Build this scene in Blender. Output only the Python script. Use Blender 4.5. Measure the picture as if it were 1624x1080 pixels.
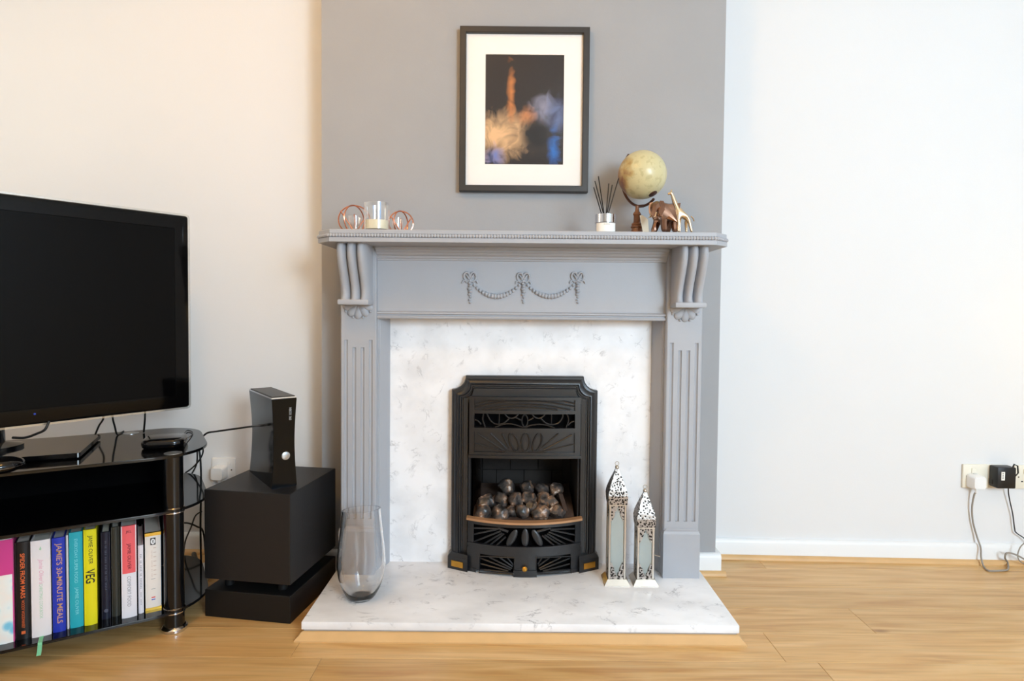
import bpy, bmesh, math, random
from mathutils import Matrix, Vector, Euler, noise
R = math.radians
PI = math.pi
rnd = random.Random(7)
for o in list(bpy.data.objects): bpy.data.objects.remove(o, do_unlink=True)
scene = bpy.context.scene
C = scene.collection

# ------------------------------------------------------------------ camera
F, PCX, PCY = 960.0, 812.0, 525.0
CAM = Vector((-0.03, 0.0, 0.898))
ROT = Matrix.Rotation(R(90) - math.atan(31 / F), 3, 'X') @ Matrix.Rotation(0.0090, 3, 'Z')
cd = bpy.data.cameras.new('camera')
cd.sensor_width = 36; cd.lens = F * 36 / 1624
cd.shift_x = 0.0; cd.shift_y = -(540 - PCY) / 1624
cd.clip_start = 0.05
cam = bpy.data.objects.new('camera', cd); C.objects.link(cam)
cam.matrix_world = Matrix.Translation(CAM) @ ROT.to_4x4()
scene.camera = cam

def ray(px, py): return ROT @ Vector(((px - PCX) / F, -(py - PCY) / F, -1))
def P(px, py, Y):
    """point of the room at distance Y from the camera wall seen at a photo pixel"""
    d = ray(px, py); return CAM + d * ((Y - CAM.y) / d.y)
def PZ(px, py, z):
    d = ray(px, py); return CAM + d * ((z - CAM.z) / d.z)

# ------------------------------------------------------------------ world, lights, exposure
w = bpy.data.worlds.new('world'); scene.world = w; w.use_nodes = True
w.node_tree.nodes['Background'].inputs[0].default_value = (0.75, 0.86, 1.0, 1)
w.node_tree.nodes['Background'].inputs[1].default_value = 0.0
def area(name, loc, target, sx, sy, power, col):
    l = bpy.data.lights.new(name, 'AREA'); l.shape = 'RECTANGLE'; l.size = sx; l.size_y = sy
    l.energy = power; l.color = col
    o = bpy.data.objects.new(name, l); C.objects.link(o); o.location = loc
    o.rotation_euler = (Vector(target) - Vector(loc)).to_track_quat('-Z', 'Y').to_euler()
    return o
def point(name, loc, power, col, r):
    l = bpy.data.lights.new(name, 'POINT'); l.energy = power; l.color = col; l.shadow_soft_size = r
    o = bpy.data.objects.new(name, l); C.objects.link(o); o.location = loc
    return o
LIGHTS = {  # power, colour
    'window_daylight': (19, (0.2, 0.5, 1.0)),
    'bay_daylight': (166, (0.82, 1.0, 1.12)),
    'ceiling_pendant_light': (20, (1.0, 0.52, 0.12)),
    'floor_lamp_light': (6.6, (1.0, 0.88, 0.66)),
    'table_lamp_light': (0.9, (1.0, 0.60, 0.10)),
}
area('window_daylight', (2.55, -1.3, 1.5), (0.3, 1.6, 1.0), 1.3, 1.3, *LIGHTS['window_daylight'])
area('bay_daylight', (1.6, -2.05, 1.6), (0.3, 1.8, 0.9), 1.4, 1.2, *LIGHTS['bay_daylight'])
point('ceiling_pendant_light', (-0.65, 0.85, 2.2), *LIGHTS['ceiling_pendant_light'], 0.12)
point('floor_lamp_light', (-1.95, 1.35, 1.62), *LIGHTS['floor_lamp_light'], 0.10)
point('table_lamp_light', (1.98, 1.86, 0.86), *LIGHTS['table_lamp_light'], 0.07)
vs = scene.view_settings
vs.view_transform = 'Standard'; vs.look = 'None'; vs.gamma = 1; vs.use_curve_mapping = False
vs.exposure = 0.0

# ------------------------------------------------------------------ materials
MATS = {}
def newmat(name):
    m = bpy.data.materials.new(name); m.use_nodes = True
    nt = m.node_tree; b = nt.nodes['Principled BSDF']; MATS[name] = m
    return m, nt, b
def lin(c):
    return tuple((x / 12.92 if x <= 0.04045 else ((x + 0.055) / 1.055) ** 2.4) for x in [v / 255 for v in c]) + (1,)
def mat(name, col, rough=0.5, metal=0.0, spec=0.5, var=0.0, vscale=8, bump=0.0, bscale=60, coat=0.0):
    """col: sRGB 0-255. var: brightness variation from noise."""
    m, nt, b = newmat(name)
    b.inputs['Roughness'].default_value = rough; b.inputs['Metallic'].default_value = metal
    b.inputs['Specular IOR Level'].default_value = spec; b.inputs['Coat Weight'].default_value = coat
    c = lin(col); N = nt.nodes; L = nt.links
    tc = N.new('ShaderNodeTexCoord')
    n = N.new('ShaderNodeTexNoise'); n.inputs['Scale'].default_value = vscale; n.inputs['Detail'].default_value = 4
    L.new(tc.outputs['Object'], n.inputs['Vector'])
    mx = N.new('ShaderNodeMix'); mx.data_type = 'RGBA'
    mx.inputs[6].default_value = tuple(v * (1 - var) for v in c[:3]) + (1,)
    mx.inputs[7].default_value = tuple(min(1, v * (1 + var)) for v in c[:3]) + (1,)
    L.new(n.outputs['Fac'], mx.inputs[0]); L.new(mx.outputs[2], b.inputs['Base Color'])
    if bump:
        n2 = N.new('ShaderNodeTexNoise'); n2.inputs['Scale'].default_value = bscale; n2.inputs['Detail'].default_value = 5
        L.new(tc.outputs['Object'], n2.inputs['Vector'])
        bp = N.new('ShaderNodeBump'); bp.inputs['Strength'].default_value = bump; bp.inputs['Distance'].default_value = 0.004
        L.new(n2.outputs['Fac'], bp.inputs['Height']); L.new(bp.outputs['Normal'], b.inputs['Normal'])
    return m
def ramp(nt, stops):
    r = nt.nodes.new('ShaderNodeValToRGB'); e = r.color_ramp.elements
    while len(e) < len(stops): e.new(0.5)
    for i, (p, c) in enumerate(stops): e[i].position = p; e[i].color = c
    return r
mat('white_wall', (228, 228, 229), 0.9, spec=0.2, var=0.015, vscale=3, bump=0.05, bscale=180)
mat('grey_wall', (164, 164, 166), 0.85, spec=0.2, var=0.05, vscale=5, bump=0.06, bscale=150)
mat('ceiling_white', (235, 233, 228), 0.9, spec=0.2)
mat('gloss_white', (236, 236, 236), 0.4, var=0.01)
mat('grey_paint', (170, 172, 178), 0.5, spec=0.4, var=0.04, vscale=10, bump=0.05, bscale=220)
mat('beading_oak', (212, 170, 116), 0.45, var=0.12, vscale=14)
mat('cast_iron', (22, 23, 26), 0.36, spec=0.65, var=0.15, vscale=30, bump=0.1, bscale=300)
mat('fire_liner', (34, 30, 30), 0.75, var=0.25, vscale=25, bump=0.3)
mat('fire_brick', (46, 41, 38), 0.85, var=0.25, vscale=20, bump=0.3, bscale=90)
mat('ember_bed', (70, 52, 42), 0.9, var=0.35, vscale=60, bump=0.6)
mat('rim_bronze', (186, 140, 100), 0.5, metal=0.3, var=0.2, vscale=30)
mat('brass', (214, 160, 70), 0.3, metal=1.0, var=0.15, vscale=50)
mat('black_gloss', (8, 8, 10), 0.08, spec=0.5)
mat('black_screen', (4, 4, 5), 0.06, spec=0.12)
mat('bezel_black', (5, 5, 6), 0.10, spec=0.2)
mat('black_plastic', (16, 16, 18), 0.4)
mat('black_satin', (24, 23, 24), 0.45, spec=0.4, var=0.1, vscale=40, bump=0.08, bscale=250)
mat('plinth_black', (12, 12, 13), 0.5, spec=0.35)
mat('matte_black', (6, 6, 7), 0.9, spec=0.05)
mat('leg_black', (7, 8, 10), 0.18, spec=0.5)
mat('chrome', (215, 216, 220), 0.12, metal=1.0)
mat('silver_button', (190, 194, 198), 0.3, metal=0.9)
mat('dark_chrome', (120, 112, 104), 0.18, metal=1.0)
mat('white_plastic', (238, 238, 238), 0.35)
mat('cream_plastic', (236, 230, 214), 0.4)
mat('red_switch', (215, 26, 30), 0.3)
mat('black_cable', (12, 12, 13), 0.45)
mat('grey_cable', (150, 142, 132), 0.5)
mat('beige_cable', (120, 108, 92), 0.55)
mat('frame_black', (46, 42, 40), 0.45, var=0.1, vscale=20)
mat('mat_board', (250, 245, 240), 0.9, spec=0.1)
mat('page_paper', (226, 218, 204), 0.9, spec=0.1, var=0.08, vscale=120)
mat('copper', (226, 150, 116), 0.22, metal=1.0)
mat('elephant_bronze', (150, 116, 98), 0.22, metal=1.0, var=0.45, vscale=30)
mat('giraffe_gold', (226, 202, 168), 0.25, metal=1.0, var=0.12, vscale=24)
mat('wax', (255, 244, 214), 0.6, spec=0.3)
mat('wood_dark', (118, 74, 44), 0.4, var=0.3, vscale=30)
mat('bronze_dark', (84, 56, 46), 0.4, metal=0.6, var=0.2, vscale=40)
mat('reed_black', (14, 13, 13), 0.6)
mat('label_white', (246, 244, 238), 0.7)
mat('label_ink', (196, 190, 176), 0.8)
mat('card_cream', (214, 204, 184), 0.8)
mat('silver_lantern', (196, 188, 178), 0.3, metal=1.0, var=0.12, vscale=30)
mat('ribbon_green', (120, 196, 150), 0.7)
mat('gilt', (206, 164, 70), 0.3, metal=0.9, var=0.2, vscale=90)
mat('grout_grey', (176, 172, 170), 0.9, var=0.15, vscale=60)

def glass(name, col=(1, 1, 1), rough=0.0, ior=1.45, trans=1.0):
    m, nt, b = newmat(name)
    b.inputs['Base Color'].default_value = col + (1,); b.inputs['Transmission Weight'].default_value = trans
    b.inputs['Roughness'].default_value = rough; b.inputs['IOR'].default_value = ior
    return m
def sheer(name, tint, facing, edge, rough=0.03, alpha_col=(1, 1, 1)):
    """thin clear glass: mostly see-through, with a glossy coat stronger at grazing angles"""
    m, nt, b = newmat(name); N = nt.nodes; L = nt.links
    tr = N.new('ShaderNodeBsdfTransparent'); tr.inputs[0].default_value = tint + (1,)
    gl = N.new('ShaderNodeBsdfGlossy'); gl.inputs['Roughness'].default_value = rough
    gl.inputs['Color'].default_value = alpha_col + (1,)
    lw = N.new('ShaderNodeLayerWeight'); lw.inputs[0].default_value = 0.5
    mr = N.new('ShaderNodeMapRange'); mr.inputs[1].default_value = 0.0; mr.inputs[2].default_value = 1.0
    mr.inputs[3].default_value = facing; mr.inputs[4].default_value = edge
    pw = N.new('ShaderNodeMath'); pw.operation = 'POWER'; pw.inputs[1].default_value = 2.4
    L.new(lw.outputs['Facing'], pw.inputs[0]); L.new(pw.outputs[0], mr.inputs[0])
    mx = N.new('ShaderNodeMixShader'); L.new(mr.outputs[0], mx.inputs[0]); L.new(tr.outputs[0], mx.inputs[1]); L.new(gl.outputs[0], mx.inputs[2])
    L.new(mx.outputs[0], N['Material Output'].inputs['Surface'])
    return m
glass('clear_glass')
sheer('jar_glass', (0.97, 0.97, 0.965), 0.10, 0.8, rough=0.06)
sheer('smoked_glass', (0.30, 0.31, 0.32), 0.10, 0.5)
sheer('picture_glass', (0.99, 0.99, 0.99), 0.02, 0.25, rough=0.02)
sheer('acrylic', (0.90, 0.90, 0.88), 0.22, 0.6, rough=0.12)
def frosted():
    m, nt, b = newmat('lantern_glass'); N = nt.nodes; L = nt.links
    b.inputs['Base Color'].default_value = lin((196, 204, 200)); b.inputs['Roughness'].default_value = 0.2
    tr = N.new('ShaderNodeBsdfTransparent'); mx = N.new('ShaderNodeMixShader'); mx.inputs[0].default_value = 0.45
    L.new(tr.outputs[0], mx.inputs[1]); L.new(b.outputs[0], mx.inputs[2]); L.new(mx.outputs[0], N['Material Output'].inputs['Surface'])
frosted()

def wood_floor():
    m, nt, b = newmat('oak_laminate'); N = nt.nodes; L = nt.links
    tc = N.new('ShaderNodeTexCoord'); oi = N.new('ShaderNodeObjectInfo')
    cmb = N.new('ShaderNodeCombineXYZ'); ml = N.new('ShaderNodeMath'); ml.operation = 'MULTIPLY'; ml.inputs[1].default_value = 37.0
    L.new(oi.outputs['Random'], ml.inputs[0]); L.new(ml.outputs[0], cmb.inputs[0]); L.new(ml.outputs[0], cmb.inputs[2])
    ad = N.new('ShaderNodeVectorMath'); L.new(tc.outputs['Object'], ad.inputs[0]); L.new(cmb.outputs[0], ad.inputs[1])
    mp = N.new('ShaderNodeMapping'); mp.inputs['Scale'].default_value = (1.6, 16, 16); L.new(ad.outputs[0], mp.inputs[0])
    n1 = N.new('ShaderNodeTexNoise'); n1.inputs['Scale'].default_value = 1.5; n1.inputs['Detail'].default_value = 7; n1.inputs['Distortion'].default_value = 1.2
    L.new(mp.outputs[0], n1.inputs[0])
    r1 = ramp(nt, [(0.28, lin((194, 144, 84))), (0.5, lin((211, 168, 108))), (0.72, lin((222, 184, 128)))])
    L.new(n1.outputs['Fac'], r1.inputs[0])
    mp2 = N.new('ShaderNodeMapping'); mp2.inputs['Scale'].default_value = (5, 150, 150); L.new(ad.outputs[0], mp2.inputs[0])
    n2 = N.new('ShaderNodeTexNoise'); n2.inputs['Scale'].default_value = 1.0; n2.inputs['Detail'].default_value = 3; L.new(mp2.outputs[0], n2.inputs[0])
    r2 = ramp(nt, [(0.35, (0.80, 0.80, 0.80, 1)), (0.55, (1, 1, 1, 1))]); L.new(n2.outputs['Fac'], r2.inputs[0])
    mx = N.new('ShaderNodeMix'); mx.data_type = 'RGBA'; mx.blend_type = 'MULTIPLY'; mx.inputs[0].default_value = 0.6
    L.new(r1.outputs[0], mx.inputs[6]); L.new(r2.outputs[0], mx.inputs[7])
    # knots
    mp3 = N.new('ShaderNodeMapping'); mp3.inputs['Scale'].default_value = (2.2, 6.5, 1); L.new(ad.outputs[0], mp3.inputs[0])
    v = N.new('ShaderNodeTexVoronoi'); v.inputs['Scale'].default_value = 1.0; L.new(mp3.outputs[0], v.inputs[0])
    r3 = ramp(nt, [(0.02, (0.45, 0.34, 0.26, 1)), (0.075, (1, 1, 1, 1))]); L.new(v.outputs['Distance'], r3.inputs[0])
    mx3 = N.new('ShaderNodeMix'); mx3.data_type = 'RGBA'; mx3.blend_type = 'MULTIPLY'; mx3.inputs[0].default_value = 0.8
    L.new(mx.outputs[2], mx3.inputs[6]); L.new(r3.outputs[0], mx3.inputs[7])
    br = N.new('ShaderNodeMapRange'); br.inputs[3].default_value = 0.93; br.inputs[4].default_value = 1.07; L.new(oi.outputs['Random'], br.inputs[0])
    hv = N.new('ShaderNodeHueSaturation'); L.new(mx3.outputs[2], hv.inputs['Color']); L.new(br.outputs[0], hv.inputs['Value'])
    L.new(hv.outputs[0], b.inputs['Base Color'])
    b.inputs['Roughness'].default_value = 0.34; b.inputs['Specular IOR Level'].default_value = 0.6
    bp = N.new('ShaderNodeBump'); bp.inputs['Strength'].default_value = 0.06; bp.inputs['Distance'].default_value = 0.002
    L.new(n2.outputs['Fac'], bp.inputs['Height']); L.new(bp.outputs[0], b.inputs['Normal'])
wood_floor()

def marble(name, base, vein, scale, rough, amt):
    m, nt, b = newmat(name); N = nt.nodes; L = nt.links
    tc = N.new('ShaderNodeTexCoord')
    mp = N.new('ShaderNodeMapping'); mp.inputs['Rotation'].default_value = (0.3, 0.5, 0.6); mp.inputs['Scale'].default_value = (1, 1.6, 1)
    L.new(tc.outputs['Object'], mp.inputs[0])
    n = N.new('ShaderNodeTexNoise'); n.inputs['Scale'].default_value = scale; n.inputs['Detail'].default_value = 9; n.inputs['Roughness'].default_value = 0.62; n.inputs['Distortion'].default_value = 0.6
    L.new(mp.outputs[0], n.inputs[0])
    sb = N.new('ShaderNodeMath'); sb.operation = 'SUBTRACT'; sb.inputs[1].default_value = 0.5; L.new(n.outputs['Fac'], sb.inputs[0])
    ab = N.new('ShaderNodeMath'); ab.operation = 'ABSOLUTE'; L.new(sb.outputs[0], ab.inputs[0])
    r = ramp(nt, [(0.0, (1, 1, 1, 1)), (0.022, (0, 0, 0, 1))]); L.new(ab.outputs[0], r.inputs[0])
    # veins break up into short flecks
    n3 = N.new('ShaderNodeTexNoise'); n3.inputs['Scale'].default_value = scale * 2.2; n3.inputs['Detail'].default_value = 5; L.new(tc.outputs['Object'], n3.inputs[0])
    r3 = ramp(nt, [(0.5, (0, 0, 0, 1)), (0.68, (1, 1, 1, 1))]); L.new(n3.outputs['Fac'], r3.inputs[0])
    mu = N.new('ShaderNodeMath'); mu.operation = 'MULTIPLY'; L.new(r.outputs[0], mu.inputs[0]); L.new(r3.outputs[0], mu.inputs[1])
    mu2 = N.new('ShaderNodeMath'); mu2.operation = 'MULTIPLY'; mu2.inputs[1].default_value = amt; L.new(mu.outputs[0], mu2.inputs[0])
    n4 = N.new('ShaderNodeTexNoise'); n4.inputs['Scale'].default_value = scale * 0.7; n4.inputs['Detail'].default_value = 6; L.new(mp.outputs[0], n4.inputs[0])
    r4 = ramp(nt, [(0.40, lin(base)), (0.66, lin(tuple(int(v * 0.93) for v in base)))]); L.new(n4.outputs['Fac'], r4.inputs[0])
    mx = N.new('ShaderNodeMix'); mx.data_type = 'RGBA'; L.new(mu2.outputs[0], mx.inputs[0]); L.new(r4.outputs[0], mx.inputs[6]); mx.inputs[7].default_value = lin(vein)
    L.new(mx.outputs[2], b.inputs['Base Color']); b.inputs['Roughness'].default_value = rough; b.inputs['Specular IOR Level'].default_value = 0.4
marble('marble_panel', (247, 247, 249), (112, 112, 118), 11, 0.35, 0.5)
marble('marble_hearth', (247, 247, 249), (128, 128, 134), 8, 0.28, 0.7)

def coal_mat():
    m, nt, b = newmat('ceramic_coal'); N = nt.nodes; L = nt.links
    tc = N.new('ShaderNodeTexCoord'); oi = N.new('ShaderNodeObjectInfo')
    ad = N.new('ShaderNodeVectorMath'); L.new(tc.outputs['Object'], ad.inputs[0]); L.new(oi.outputs['Location'], ad.inputs[1])
    n = N.new('ShaderNodeTexNoise'); n.inputs['Scale'].default_value = 38; n.inputs['Detail'].default_value = 5; L.new(ad.outputs[0], n.inputs[0])
    r = ramp(nt, [(0.36, lin((38, 36, 35))), (0.52, lin((84, 76, 72))), (0.62, lin((140, 106, 80))), (0.70, lin((226, 212, 200)))])
    L.new(n.outputs['Fac'], r.inputs[0]); L.new(r.outputs[0], b.inputs['Base Color'])
    b.inputs['Roughness'].default_value = 0.3
    bp = N.new('ShaderNodeBump'); bp.inputs['Strength'].default_value = 0.8; bp.inputs['Distance'].default_value = 0.006
    L.new(n.outputs['Fac'], bp.inputs['Height']); L.new(bp.outputs[0], b.inputs['Normal'])
coal_mat()

def globe_mat():
    m, nt, b = newmat('globe_map'); N = nt.nodes; L = nt.links
    tc = N.new('ShaderNodeTexCoord')
    n = N.new('ShaderNodeTexNoise'); n.inputs['Scale'].default_value = 16; n.inputs['Detail'].default_value = 6; L.new(tc.outputs['Object'], n.inputs[0])
    # land lies on the western limb, sea elsewhere
    sx = N.new('ShaderNodeSeparateXYZ'); L.new(tc.outputs['Object'], sx.inputs[0])
    mr = N.new('ShaderNodeMapRange'); mr.inputs[1].default_value = -0.03; mr.inputs[2].default_value = -0.062; mr.inputs[3].default_value = -0.14; mr.inputs[4].default_value = 0.17
    L.new(sx.outputs[0], mr.inputs[0])
    ad = N.new('ShaderNodeMath'); L.new(n.outputs['Fac'], ad.inputs[0]); L.new(mr.outputs[0], ad.inputs[1])
    r = ramp(nt, [(0.50, lin((206, 196, 152))), (0.60, lin((186, 160, 104))), (0.68, lin((140, 98, 66))), (0.8, lin((104, 74, 54)))])
    L.new(ad.outputs[0], r.inputs[0])
    n2 = N.new('ShaderNodeTexNoise'); n2.inputs['Scale'].default_value = 60; n2.inputs['Detail'].default_value = 3; L.new(tc.outputs['Object'], n2.inputs[0])
    r2 = ramp(nt, [(0.35, (0.72, 0.70, 0.62, 1)), (0.46, (1, 1, 1, 1))]); L.new(n2.outputs['Fac'], r2.inputs[0])
    mx = N.new('ShaderNodeMix'); mx.data_type = 'RGBA'; mx.blend_type = 'MULTIPLY'; mx.inputs[0].default_value = 0.6
    L.new(r.outputs[0], mx.inputs[6]); L.new(r2.outputs[0], mx.inputs[7]); L.new(mx.outputs[2], b.inputs['Base Color'])
    b.inputs['Roughness'].default_value = 0.3
globe_mat()

def pierced():
    m, nt, b = newmat('pierced_silver'); N = nt.nodes; L = nt.links
    tc = N.new('ShaderNodeTexCoord')
    v = N.new('ShaderNodeTexVoronoi'); v.inputs['Scale'].default_value = 150; L.new(tc.outputs['Object'], v.inputs[0])
    r = ramp(nt, [(0.34, lin((44, 40, 38))), (0.55, lin((176, 168, 162)))]); L.new(v.outputs['Distance'], r.inputs[0])
    L.new(r.outputs[0], b.inputs['Base Color']); b.inputs['Metallic'].default_value = 1.0; b.inputs['Roughness'].default_value = 0.42
    bp = N.new('ShaderNodeBump'); bp.inputs['Strength'].default_value = 0.5; bp.inputs['Distance'].default_value = 0.001
    L.new(v.outputs['Distance'], bp.inputs['Height']); L.new(bp.outputs[0], b.inputs['Normal'])
pierced()

def print_mat():
    """abstract dark print: smoky warm and blue clouds"""
    m, nt, b = newmat('smoky_print'); N = nt.nodes; L = nt.links
    tc = N.new('ShaderNodeTexCoord')
    n = N.new('ShaderNodeTexNoise'); n.inputs['Scale'].default_value = 20; n.inputs['Detail'].default_value = 9; n.inputs['Distortion'].default_value = 1.2
    L.new(tc.outputs['Object'], n.inputs[0])
    sx = N.new('ShaderNodeSeparateXYZ'); L.new(tc.outputs['Object'], sx.inputs[0])
    def blob(cx, cz, rx, rz, lo, hi):
        a = N.new('ShaderNodeVectorMath'); a.operation = 'SUBTRACT'; a.inputs[1].default_value = (cx, 0, cz); L.new(tc.outputs['Object'], a.inputs[0])
        s = N.new('ShaderNodeVectorMath'); s.operation = 'MULTIPLY'; s.inputs[1].default_value = (1 / rx, 0, 1 / rz); L.new(a.outputs[0], s.inputs[0])
        ln = N.new('ShaderNodeVectorMath'); ln.operation = 'LENGTH'; L.new(s.outputs[0], ln.inputs[0])
        inv = N.new('ShaderNodeMath'); inv.operation = 'SUBTRACT'; inv.inputs[0].default_value = 1.0; L.new(ln.outputs['Value'], inv.inputs[1])
        mul = N.new('ShaderNodeMath'); mul.operation = 'MULTIPLY_ADD'; mul.inputs[1].default_value = 0.62; L.new(inv.outputs[0], mul.inputs[0])
        n_ = N.new('ShaderNodeMath'); n_.operation = 'SUBTRACT'; n_.inputs[1].default_value = 0.28; L.new(n.outputs['Fac'], n_.inputs[0])
        L.new(n_.outputs[0], mul.inputs[2])
        mr = N.new('ShaderNodeMapRange'); mr.inputs[1].default_value = lo; mr.inputs[2].default_value = hi; L.new(mul.outputs[0], mr.inputs[0])
        return mr.outputs[0]
    col = None
    base = lin((44, 38, 38))
    layers = [(-0.075, -0.085, 0.125, 0.085, 0.20, 0.70, lin((232, 188, 140))), (-0.045, 0.05, 0.022, 0.15, 0.36, 0.85, lin((206, 130, 72))),
              (0.06, 0.01, 0.06, 0.07, 0.28, 0.9, lin((150, 150, 172))), (0.115, -0.02, 0.05, 0.10, 0.3, 0.9, lin((104, 118, 160))), (0.10, -0.125, 0.03, 0.09, 0.3, 0.85, lin((44, 112, 196))),
              (0.01, -0.02, 0.05, 0.05, 0.35, 0.9, lin((196, 130, 84))), (0.035, -0.085, 0.05, 0.05, 0.15, 0.5, lin((22, 20, 24))), (-0.1, -0.15, 0.05, 0.05, 0.35, 0.9, lin((120, 132, 190)))]
    prev = None
    for (cx, cz, rx, rz, lo, hi, c) in layers:
        mx = N.new('ShaderNodeMix'); mx.data_type = 'RGBA'
        L.new(blob(cx, cz, rx, rz, lo, hi), mx.inputs[0])
        if prev is None: mx.inputs[6].default_value = base
        else: L.new(prev, mx.inputs[6])
        mx.inputs[7].default_value = c; prev = mx.outputs[2]
    L.new(prev, b.inputs['Base Color']); b.inputs['Roughness'].default_value = 0.5; b.inputs['Specular IOR Level'].default_value = 0.2
print_mat()
def cover_art():
    m, nt, b = newmat('patterned_spine'); N = nt.nodes; L = nt.links
    tc = N.new('ShaderNodeTexCoord')
    v = N.new('ShaderNodeTexVoronoi'); v.inputs['Scale'].default_value = 26; L.new(tc.outputs['Object'], v.inputs[0])
    r = ramp(nt, [(0.0, lin((70, 160, 206))), (0.3, lin((128, 200, 226))), (0.45, lin((232, 238, 236))), (0.8, lin((240, 232, 224)))])
    L.new(v.outputs['Distance'], r.inputs[0]); L.new(r.outputs[0], b.inputs['Base Color']); b.inputs['Roughness'].default_value = 0.4
cover_art()

# ------------------------------------------------------------------ geometry helpers
FRAME = {}
def thing(name, label, cat, loc=(0, 0, 0), rz=0.0, group=None):
    o = bpy.data.objects.new(name, None); C.objects.link(o); o.empty_display_size = 0.05
    o.location = loc; o.rotation_euler = (0, 0, rz)
    o['label'] = label; o['category'] = cat
    if group: o['group'] = group
    FRAME[o.name] = Matrix.Translation(Vector(loc)) @ Matrix.Rotation(rz, 4, 'Z')
    return o
class MB:
    """collects shapes in world coordinates (or the thing's own when local=True at build)"""
    def __init__(self): self.bm = bmesh.new()
    def add(self, verts, faces):
        vs_ = [self.bm.verts.new(v) for v in verts]
        for f in faces:
            try: self.bm.faces.new([vs_[i] for i in f])
            except ValueError: pass
        return vs_
    def box(self, x0, x1, y0, y1, z0, z1, bev=0.0, seg=2):
        t = bmesh.new()
        bmesh.ops.create_cube(t, size=1)
        for v in t.verts:
            v.co = Vector(((x0 + x1) / 2 + v.co.x * (x1 - x0), (y0 + y1) / 2 + v.co.y * (y1 - y0), (z0 + z1) / 2 + v.co.z * (z1 - z0)))
        if bev > 0: bmesh.ops.bevel(t, geom=t.edges[:] , offset=bev, segments=seg, affect='EDGES', profile=0.5)
        self.merge(t); return self
    def merge(self, t):
        m = bpy.data.meshes.new('tmp'); t.to_mesh(m); t.free(); self.bm.from_mesh(m); bpy.data.meshes.remove(m)
    def prism(self, poly, axis, a, b, bev=0.0):
        """extrude a 2D polygon: axis x -> (y,z), y -> (x,z), z -> (x,y)"""
        def mk(p, t):
            return {'x': (t, p[0], p[1]), 'y': (p[0], t, p[1]), 'z': (p[0], p[1], t)}[axis]
        t = bmesh.new()
        A = [t.verts.new(mk(p, a)) for p in poly]; B = [t.verts.new(mk(p, b)) for p in poly]; n = len(poly)
        t.faces.new(A); t.faces.new(B[::-1])
        for i in range(n): t.faces.new([A[i], B[i], B[(i + 1) % n], A[(i + 1) % n]])
        bmesh.ops.recalc_face_normals(t, faces=t.faces[:])
        if bev: bmesh.ops.bevel(t, geom=[e for e in t.edges if e.calc_face_angle(0) > 0.6], offset=bev, segments=2, affect='EDGES')
        self.merge(t); return self
    def loft(self, rings, cap=True, closed=True):
        n = len(rings[0]); V = [[self.bm.verts.new(p) for p in r] for r in rings]
        for a, b in zip(V, V[1:]):
            for i in range(n if closed else n - 1):
                j = (i + 1) % n
                try: self.bm.faces.new([a[i], a[j], b[j], b[i]])
                except ValueError: pass
        if cap:
            for r in (V[0][::-1], V[-1]):
                try: self.bm.faces.new(r)
                except ValueError: pass
        return self
    def lathe(self, prof, c=(0, 0, 0), n=24, cap=True, sx=1, sy=1):
        """profile of (radius, z)"""
        rings = [[(c[0] + r * sx * math.cos(2 * PI * k / n), c[1] + r * sy * math.sin(2 * PI * k / n), c[2] + z) for k in range(n)] for r, z in prof]
        return self.loft(rings, cap)
    def tube(self, path, r, n=8, cap=True):
        path = [Vector(p) for p in path]; rings = []; up = None
        for i, p in enumerate(path):
            d = (path[min(i + 1, len(path) - 1)] - path[max(i - 1, 0)])
            if d.length < 1e-9: d = Vector((0, 0, 1))
            d.normalize()
            if up is None:
                up = d.orthogonal().normalized()
            else:
                up = (up - d * up.dot(d))
                up = up.normalized() if up.length > 1e-6 else d.orthogonal().normalized()
            s = d.cross(up); rr = r[i] if isinstance(r, (list, tuple)) else r
            rings.append([p + (up * math.cos(2 * PI * k / n) + s * math.sin(2 * PI * k / n)) * rr for k in range(n)])
        return self.loft(rings, cap)
    def sphere(self, c, r, u=12, v=8, sc=(1, 1, 1)):
        t = bmesh.new(); bmesh.ops.create_uvsphere(t, u_segments=u, v_segments=v, radius=1)
        for q in t.verts: q.co = Vector((c[0] + q.co.x * r * sc[0], c[1] + q.co.y * r * sc[1], c[2] + q.co.z * r * sc[2]))
        self.merge(t); return self
    def xf(self, M):
        self.bm.transform(M); return self
    def map(self, fn):
        for v in self.bm.verts: v.co = fn(v.co.copy())
        return self
    def mesh(self, name, m, smooth=False, angle=35):
        bmesh.ops.recalc_face_normals(self.bm, faces=self.bm.faces[:])
        me = bpy.data.meshes.new(name)
        if smooth:
            for f in self.bm.faces: f.smooth = True
            for e in self.bm.edges:
                if len(e.link_faces) == 2 and e.calc_face_angle(0) > R(angle): e.smooth = False
        self.bm.to_mesh(me); self.bm.free()
        if m: me.materials.append(MATS[m])
        return me
    def build(self, name, m, parent=None, smooth=False, local=False, angle=35, kind=None, label=None):
        """part of a thing (or of a piece of the setting)"""
        fr = FRAME.get(parent.name, Matrix()) if parent else Matrix()
        if parent and not local: self.bm.transform(fr.inverted())
        o = bpy.data.objects.new(name, self.mesh(name, m, smooth, angle)); C.objects.link(o)
        if parent: o.parent = parent; FRAME[o.name] = fr
        if kind: o['kind'] = kind
        if label: o['label'] = label
        return o
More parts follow.
